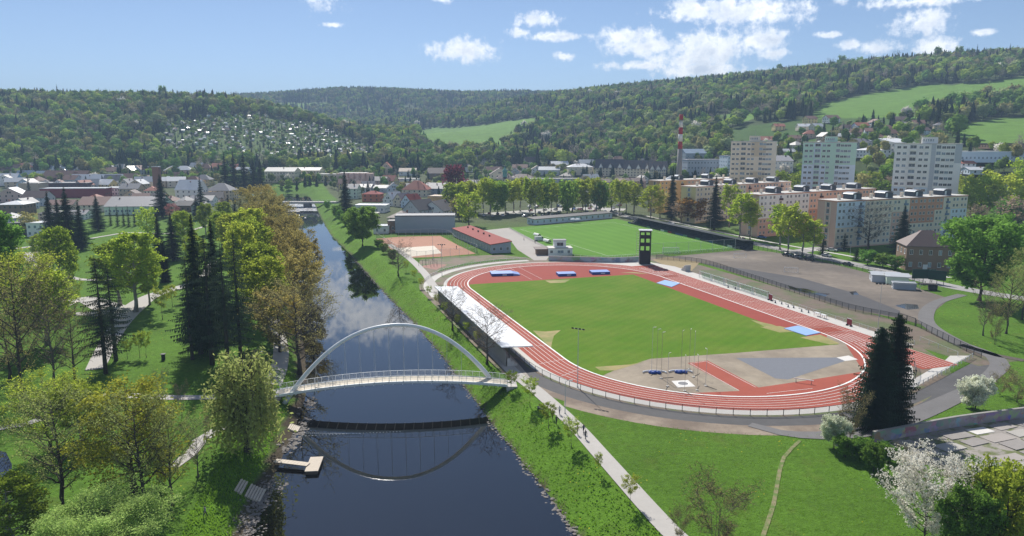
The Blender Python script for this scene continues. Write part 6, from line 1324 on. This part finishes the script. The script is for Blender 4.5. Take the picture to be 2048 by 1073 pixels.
mast('slim floodlight mast on the outer edge of the near bend', 1155, 775, 660, rz=rad(-30)); mast('pale floodlight mast beside the home straight', 1752, 700, 572, rz=rad(-10)); mast('floodlight mast at the far left bend', 884, 552, 492); mast('floodlight mast by the clay courts', 866, 520, 470)
for a in [('path lamp with a camera box beside the riverside path',1130,828,764),('street lamp in front of the nearest block',1700,512,470),('street lamp beside the dark football stand',1420,468,438),('park lamp beside the path at the left of the footbridge',518,740,706)]: mast(*a, cat='street lamp', arm=1.0, r=.08)
# throwing cage
cg = [(1303,744,657),(1313,746,661),(1322,758,667),(1335,774,708),(1362,742,664),(1378,740,661),(1387,755,666),(1369,783,713),(1394,782,712),(1411,773,700)]
tanp = mat('cage_pole', (.36, .33, .27), rough=.5)
for i, (px_, pb, pt) in enumerate(cg):
    P = G(px_, pb); h = (pb-pt)*scale_at(P)/.95; o = thing('cage_post', ORD[i]+' tall thin post of the throwing cage, counted around the ring', 'post', P, rad(20+i*9), 'throwing cage posts'); MB().tube([(0, 0, 0), (0, 0, h)], .034, 6).build('pole', tanp if i % 3 else galv, o); MB().box((.45, 0, h), (.8, .07, .09)).build('arm', goalw, o); MB().box((0, 0, .1), (.5, .5, .2)).build('foot', concrete, o); MB().tube([(0, 0, .15), (2.6*(-1)**i, -1.2, .1)], .05, 4).build('ground_strut', darksteel, o)
for (px_, py_, lab) in ((1312,748,'left blue folded cage net beside the throwing circle'),(1364,747,'right blue folded cage net beside the throwing circle')):
    P = G(px_, py_); o = thing('folded_net', lab, 'net', P); n = 12; MB().tube([(math.cos(t)*2.6-.3, math.sin(t)*1.3, .3) for t in np.linspace(.1, 2.9, n)], .17, 6).build('white_beam', goalw, o); MB().tube([(-1.6+.35*i, .25*math.sin(i*1.7), .3+.1*math.sin(i*2.3)) for i in range(9)], [.15, .38, .45, .34, .42, .3, .36, .25, .1], 7).build('net_bundle', blue, o)
P = G(1607, 767); o = thing('hurdle_barrier', 'white steeplechase barrier lying on the near bend', 'barrier', P, rad(-28)); MB().box((0, 0, .85), (3.9, .14, .14)).build('beam', goalw, o)
for s in (-1, 1): MB().box((s*1.5, 0, .42), (.08, .08, .85)).build('leg', darksteel, o); MB().box((s*1.5, 0, .06), (.1, 1.3, .06)).build('foot', darksteel, o)
for i, a_ in enumerate((-8, -10, -14, -15.5, -20, -22, 17, 14)):
    o = thing('starting_block_cart', ORD[i]+' small dark starting block rack on the home straight apron', 'rack', (*LT(a_, -48.2-(i % 2)*.8), .03), TH, 'racks on the home straight apron'); MB().tube([(0, 0, 0), (0, 0, .9)], [.32, .05], 4).build('stand', mat('rack_blue', (.03, .05, .09)), o); MB().box((.6, 0, .7), (1.6, .1, .1), rx=.2).build('bar', darksteel, o)
redt = mat('bench_red', (.30, .05, .06)); 
for i, (a_, nm) in enumerate(((-26, 'left red legged white table on the home straight apron'), (-28.5, 'right red legged white table on the home straight apron'))):
    o = thing('timing_table', nm, 'table', (*LT(a_, -48.6), .03), TH); MB().box((0, 0, 1.0), (1.9, .9, .1)).build('top', goalw, o)
    for x in (-.8, .8):
        for y in (-.35, .35): MB().box((x, y, .5), (.08, .08, 1.0)).build('leg', redt, o)
for i, (a_, nm) in enumerate(((-4.5, 'left dark red scoreboard stand on the home straight apron'), (-38, 'right dark red scoreboard stand with blue panel'))):
    o = thing('scoreboard_stand', nm, 'scoreboard', (*LT(a_, -49), .03), TH); MB().box((0, 0, 1.1), (1.7, .15, 1.6)).build('panel', redt, o); MB().box((.2, -.1, .7), (.8, .06, .7)).build('screen', blue, o); MB().box((0, 0, 1.95), (1.7, .12, .25)).build('header', goalw, o)
    for s in (-1, 1): MB().box((s*.7, 0, .2), (.1, .9, .4)).build('foot', darksteel, o)
o = thing('access_stairs', 'concrete stairs with handrails climbing the embankment at the far end of the straight', 'stairs', (*LT(52, -52), 0), TH-math.pi/2)
for i in range(8): MB().box((0, -i*.4, .1+i*.16), (2.4, .4, .2+i*.32)).build('step', concrete, o)
for s in (-1.2, 1.2): MB().tube([(s, .2, 1.0), (s, -3.0, 2.3)], .05).build('hand_rail', galv, o)
for i, (cx, cy) in enumerate(((845,533),(858,530),(868,534))):
    P = G(cx, cy); o = thing('pull_up_bars', ['left','middle','right'][i]+' dark pull up frame of the small outdoor gym', 'gym frame', P, rad(20*i), 'outdoor gym frames'); MB().box((0, 0, 2.4), (3, .07, .07)).build('bar', darksteel, o)
    for s in (-1, 0, 1): MB().box((s*1.5, 0, 1.2), (.09, .09, 2.4)).build('post', darksteel, o)
P = R(327, 720); o = thing('litter_bin', 'dark litter bin standing alone on the park lawn', 'bin', P); MB().prism([(math.cos(t)*.45, math.sin(t)*.45) for t in np.linspace(0, 6.283, 9)[:-1]], 0, 1.3).build('body', mat('bin_green', (.02, .03, .025)), o); MB().box((0, 0, 1.4), (1.0, 1.0, .12)).build('lid', darksteel, o)
P = R(1082, 822); o = thing('bench', 'dark bench beside the riverside path', 'bench', P, rad(-62)); MB().box((0, 0, .45), (2.4, .5, .08)).build('seat', darksteel, o); MB().box((0, .28, .8), (2.4, .06, .4)).build('backrest', darksteel, o); [MB().box((s, 0, .22), (.08, .45, .44)).build('leg', darksteel, o) for s in (-.9, .9)]
pond = RP((-20,900),(12,905),(24,930),(22,955),(8,975),(-20,980)); flat('pond', pond, wm, -1.25)
# road bridge and weir
a, b = G(520, 404.5, 1.2), G(676, 404.5, 1.2); rb = thing('road_bridge', 'low concrete road bridge crossing the river before the school', 'bridge', (a+b)/2, math.atan2((b-a).y, (b-a).x)); L_ = (b-a).length
MB().box((0, 4, -.6), (L_, 8, 1.2)).build('deck', mat('bridge_concrete', (.36, .35, .34), var=.15), rb); MB().box((6, 3, -3.5), (5, 7, 4.6)).build('pier', mat('pier_dark', (.16, .15, .15)), rb)
for y_ in (.2, 7.8):
    MB().box((0, y_, 1.0), (L_, .08, .08)).build('hand_rail', galv, rb)
    for i in range(26): MB().box((-L_/2+1+i*(L_-2)/25, y_, .5), (.1, .1, 1.0)).build('rail_post', galv, rb)
foam, ft, fb_ = base_mat('weir_foam'); g_ = N(ft, 'ShaderNodeNewGeometry'); nn = N(ft, 'ShaderNodeTexNoise', inp={'Scale': .45, 'Detail': 6.0, 'Roughness': .7}); LK(ft, g_.outputs['Position'], nn.inputs['Vector']); mr = N(ft, 'ShaderNodeMapRange', inp={'From Min': .45, 'From Max': .62}); LK(ft, nn.outputs[0], mr.inputs['Value']); mx_ = N(ft, 'ShaderNodeMix', data_type='RGBA'); LK(ft, mr.outputs[0], mx_.inputs['Factor']); mx_.inputs['A'].default_value = (.05, .05, .06, 1); mx_.inputs['B'].default_value = (.75, .76, .78, 1); LK(ft, mx_.outputs['Result'], fb_.inputs['Base Color']); fb_.inputs['Roughness'].default_value = .25
for (y0, y1, z0, z1) in ((556, 575, .03, .25), (575, 578, .25, .8), (578, 610, .8, .82)): MB().quad((float(xl(y0)), y0, WATER+z0), (float(xr(y0)), y0, WATER+z0), (float(xr(y1)), y1, WATER+z1), (float(xl(y1)), y1, WATER+z1)).build('rapids', foam)['kind'] = 'structure'
# ------------------------------------------------------------------ cars
carp = {k: mat('car_'+k, c, rough=.25, var=.02, spec=.6) for k, c in dict(dark=(.02, .022, .028), silver=(.38, .39, .40), white=(.68, .68, .68), blue=(.03, .14, .42), red=(.35, .03, .03), grey=(.13, .135, .14), green=(.03, .1, .08)).items()}; tyre = mat('tyre', (.02, .02, .02)); cgl = glassmat('car_glass', (.015, .018, .02), .05); lampm = mat('lamp_clear', (.7, .7, .68), rough=.2); redl = mat('lamp_red', (.4, .02, .02), rough=.3)
def car_meshes():
    prof = [(-2.15, .3), (-2.2, .65), (-2.1, .92), (-1.2, .98), (1.1, .98), (2.05, .8), (2.18, .6), (2.15, .3)]; cab = [(-1.75, .97), (-1.25, 1.42), (.25, 1.45), (1.0, .97)]
    b = MB(); n = len(prof)
    for s in (-1, 1): b.v += [(x, s*(.86 if z < .9 else .82), z) for x, z in prof]
    b.f = [tuple(range(n)), tuple(range(2*n-1, n-1, -1))]+[(i, n+i, n+(i+1) % n, (i+1) % n) for i in range(n)]; b.mi = [0]*len(b.f)
    g = MB(); m_ = len(cab)
    for s in (-1, 1): g.v += [(x, s*(.80 if z < 1 else .62), z) for x, z in cab]
    g.f = [tuple(range(m_)), tuple(range(2*m_-1, m_-1, -1))]+[(i, m_+i, m_+(i+1) % m_, (i+1) % m_) for i in range(m_)]; g.mi = [0]*len(g.f)
    r = MB().add([(-1.22, -.62, 1.43), (.27, -.62, 1.46), (.27, .62, 1.46), (-1.22, .62, 1.43), (-1.1, -.55, 1.49), (.15, -.55, 1.51), (.15, .55, 1.51), (-1.1, .55, 1.49)], [(3, 2, 1, 0), (4, 5, 6, 7), (0, 1, 5, 4), (1, 2, 6, 5), (2, 3, 7, 6), (3, 0, 4, 7)])
    wh = MB().tube([(0, -.1, 0), (0, .1, 0)], .32, 12)
    return b, g, r, wh
cb, cgm, crf, cwh = car_meshes(); CB = {k: cb.mesh('body', m) for k, m in carp.items()}; CR = {k: crf.mesh('roof', m) for k, m in carp.items()}; CGm = cgm.mesh('windows', cgl); CW = cwh.mesh('wheel', tyre); CL = MB().box((0, 0, 0), (.08, .32, .16)).mesh('headlight', lampm); CT = MB().box((0, 0, 0), (.06, .3, .18)).mesh('tail_light', redl)
def car(P, rz, k, label, group=None, sc=1.0):
    o = thing('parked_car', label, 'car', (P[0], P[1], P[2]+.08), rz, group); o.scale = (sc, sc, sc); link('body', CB[k], o); link('windows', CGm, o); link('roof', CR[k], o)
    for x in (-1.35, 1.35):
        for y in (-.8, .8): link('wheel', CW, o, (x, y, .32))
    for y in (-.6, .6): link('headlight', CL, o, (2.13, y, .66)); link('tail_light', CT, o, (-2.17, y, .72))
for (px_, py_, k, r, lab) in [(1574,513,'dark',-63,'left of three dark cars parked by the street birches'),(1594,517,'grey',-63,'middle one of three dark cars parked by the street birches'),(1619,521,'dark',-63,'right of three dark cars parked by the street birches'),(1653,514,'silver',-63,'silver car driving past the nearest block'),(1664,503,'white',-30,'white estate car parked at the corner of the nearest block'),(1682,503,'dark',-30,'dark car parked behind the white estate car'),(1696,532,'dark',-63,'dark car parked alone at the edge of the lot'),
        (1524,477,'blue',-40,'bright blue car parked before the second block'),(1493,485,'white',-63,'white car at the end of the football stand'),(1486,482,'red',-63,'red car at the end of the football stand'),(1342,449,'white',-63,'white car on the street behind the football stand'),(1735,512,'silver',-20,'silver car half hidden by the hedge before the nearest block'),(1752,514,'dark',-20,'dark car half hidden by the hedge before the nearest block'),(1770,516,'white',-20,'white car half hidden by the hedge before the nearest block')]: car(G(px_, py_, .05), rad(r), k, lab)
rng = random.Random(21)
for i in range(46):
    x = 1050+i*4.3+rng.uniform(-2, 2); y = 416+rng.choice([0, 6, 12, 18])-(x-1050)*.02+rng.uniform(-1, 1); car(G(x, y, .06), rad(rng.choice([60, 75, 250, 240])), rng.choice(['white', 'silver', 'dark', 'red', 'grey', 'blue', 'white']), 'parked car among the birches in the car park behind the football pitch', 'cars in the car park behind the football pitch')
for i, (x, y, k) in enumerate([(968,433,'white'),(978,429,'red'),(985,434,'silver'),(995,430,'dark'),(1005,433,'white'),(1014,430,'grey')]): car(G(x, y, .06), rad(80+i*7), k, ['white car at the left end of the row by the grey building', 'red car in the row by the grey building', 'silver car in the row by the grey building', 'dark car in the row by the grey building', 'second white car in the row by the grey building', 'grey car at the right end of the row by the grey building'][i])
for (x, y, lab) in ((1955,398,'left white coach parked in the yard at the right'),(2010,392,'right pale coach parked in the yard at the right')):
    P = R(x, y); o = thing('coach', lab, 'coach', P, rad(-8)); MB().box((0, 0, 1.9), (11, 2.5, 2.6)).build('body', carp['white'], o); MB().box((0, 0, 2.35), (10.4, 2.54, .9)).build('windows', cgl, o)
    for xx in (-3.6, 3.4):
        for yy in (-1.1, 1.1): link('wheel', CW, o, (xx, yy, .45), None, (1.5, 1.5, 1.5))
P = G(1079, 482); o = thing('white_van', 'white van parked beside the football pitch', 'van', P, rad(15)); MB().add([(x, s*.95, z) for s in (-1, 1) for x, z in ((-2.5, .35), (-2.5, 2.2), (1.0, 2.25), (1.9, 1.2), (2.6, 1.0), (2.6, .35))], [(0, 1, 2, 3, 4, 5), (11, 10, 9, 8, 7, 6)]+[(i, 6+i, 6+(i+1) % 6, (i+1) % 6) for i in range(6)]).build('body', carp['white'], o); MB().box((1.3, 0, 1.65), (.8, 1.94, .6)).build('windows', cgl, o)
for xx in (-1.6, 1.7):
    for yy in (-.85, .85): link('wheel', CW, o, (xx, yy, .33))
for (x, y, lab) in ((1074,474,'left white rounded team shelter by the football pitch'),(1094,486,'right white rounded team shelter by the football pitch')):
    P = G(x, y); o = thing('team_shelter', lab, 'shelter', P, rad(-62)); mb = MB(); n = 8; mb.add([(s*2.6, 1.1*math.cos(t), 1.9*math.sin(t)) for s in (-1, 1) for t in np.linspace(.15, 2.7, n)], [(i, i+1, n+i+1, n+i) for i in range(n-1)]); mb.build('shell', WL['white'], o); MB().box((0, 0, .45), (4.8, .4, .08)).build('bench', darksteel, o)
# ------------------------------------------------------------------ people
def person(P, rz, shirt, trousers, hair, label, stride=.18, h=1.74, hat=None):
    nm = label[:28]; m, t, b = base_mat('clothes_'+nm); tc_ = N(t, 'ShaderNodeTexCoord'); sp = N(t, 'ShaderNodeSeparateXYZ'); LK(t, tc_.outputs['Object'], sp.inputs[0]); cr_ = N(t, 'ShaderNodeValToRGB'); cr_.color_ramp.interpolation = 'CONSTANT'; e = cr_.color_ramp.elements
    sk = (.42, .26, .19, 1); e[0].color = (.02, .02, .02, 1); e[1].position = .05; e[1].color = (*trousers, 1)
    for pos, c in ((.535, (*shirt, 1)), (.85, sk), (.945, (*hair, 1))): x = e.new(pos); x.color = c
    LK(t, M(t, 'DIVIDE', sp.outputs[2], 1.76), cr_.inputs[0]); hd = M(t, 'MULTIPLY', M(t, 'GREATER_THAN', M(t, 'ABSOLUTE', sp.outputs[0]), .215), M(t, 'LESS_THAN', sp.outputs[2], .95)); mx2 = N(t, 'ShaderNodeMix', data_type='RGBA'); LK(t, hd, mx2.inputs['Factor']); LK(t, cr_.outputs[0], mx2.inputs['A']); mx2.inputs['B'].default_value = sk; LK(t, mx2.outputs['Result'], b.inputs['Base Color']); b.inputs['Roughness'].default_value = .85
    S = stride; V = [(0, 0, .95, .14), (0, 0, 1.15, .13), (0, .01, 1.36, .15), (0, .01, 1.5, .06), (0, .02, 1.58, .075), (0, .03, 1.67, .095), (0, .015, 1.75, .06)]; E = [(0, 1), (1, 2), (2, 3), (3, 4), (4, 5), (5, 6)]
    for s in (-1, 1):
        i = len(V); V += [(s*.19, 0, 1.41, .06), (s*.25, -s*S*.3, 1.16, .047), (s*.25, -s*S*.9+.06, .94, .036), (s*.25, -s*S*1.1+.08, .85, .04), (s*.24, -s*S*1.15+.1, .77, .02)]; E += [(2, i), (i, i+1), (i+1, i+2), (i+2, i+3), (i+3, i+4)]
        i = len(V); V += [(s*.1, 0, .88, .095), (s*.11, s*S*.8+.03, .5, .062), (s*.11, s*S*1.2-.05, .1, .045), (s*.12, s*S*1.2+.12, .04, .04)]; E += [(0, i), (i, i+1), (i+1, i+2), (i+2, i+3)]
    me = bpy.data.meshes.new('body'); me.from_pydata([v[:3] for v in V], E, []); me.materials.append(m); o = link('person', me, None, P, rz, (h/1.76,)*3); sm = o.modifiers.new('skin', 'SKIN'); d = me.skin_vertices[0].data
    for i, v in enumerate(V): d[i].radius = (v[3], v[3]*(.75 if i in (0, 1, 2) else 1)); d[i].use_root = i == 0
    o.modifiers.new('sub', 'SUBSURF').levels = 1; o.modifiers['sub'].render_levels = 1; tag(o, label, 'person'); return o
ppl = [(1105,839,20,(.05,.05,.07),(.03,.03,.05),(.03,.02,.02),'person in dark clothes behind the second path tree'),(1113,850,200,(.05,.05,.06),(.03,.03,.04),(.05,.03,.02),'person in black walking in the middle of the path'),(1119,830,20,(.55,.55,.55),(.12,.12,.2),(.5,.48,.45),'person in a white top at the right edge of the path'),(1155,871,30,(.35,.2,.16),(.45,.42,.4),(.06,.03,.02),'person in a reddish top beside the third path tree'),(1167,868,30,(.02,.03,.07),(.02,.02,.03),(.02,.02,.02),'tall person in dark blue jacket on the path'),(1171,880,35,(.03,.035,.05),(.03,.03,.03),(.02,.02,.02),'person in dark clothes bending beside the tall one'),
       (912,648,20,(.03,.03,.04),(.03,.03,.04),(.02,.02,.02),'left walker on the path behind the stand'),(917,650,20,(.04,.04,.05),(.02,.02,.03),(.02,.02,.02),'right walker on the path behind the stand'),(411,1036,150,(.3,.3,.33),(.05,.05,.06),(.03,.02,.02),'person standing on the grass by the river stones'),(913,499,60,(.03,.03,.04),(.1,.1,.12),(.03,.02,.02),'tennis player in dark clothes on the right clay court'),(884,495,200,(.04,.03,.03),(.03,.03,.03),(.02,.02,.02),'tennis player at the far side of the clay court'),(1070,487,0,(.03,.03,.03),(.03,.03,.03),(.02,.02,.02),'person in black on the club yard'),(1048,482,90,(.3,.12,.1),(.05,.05,.06),(.03,.02,.02),'person in red on the club yard')]
for (x, y, r, sh, tr_, ha, lab) in ppl:
    P = R(x, y); person((P.x, P.y, P.z+.08), rad(r), sh, tr_, ha, lab)
# ------------------------------------------------------------------ air
hz = MB().box((0, 1700, 160), (9000, 6800, 340)); hm = bpy.data.materials.new('haze_air'); hm.use_nodes = True; t = hm.node_tree; t.nodes.remove(t.nodes['Principled BSDF']); pv = N(t, 'ShaderNodeVolumePrincipled'); pv.inputs['Color'].default_value = (.55, .75, 1, 1); pv.inputs['Density'].default_value = .00022; pv.inputs['Anisotropy'].default_value = -.15; LK(t, pv.outputs[0], t.nodes['Material Output'].inputs['Volume'])
tag(hz.build('haze', hm), 'thin blue spring haze filling the valley', None, None, 'stuff')
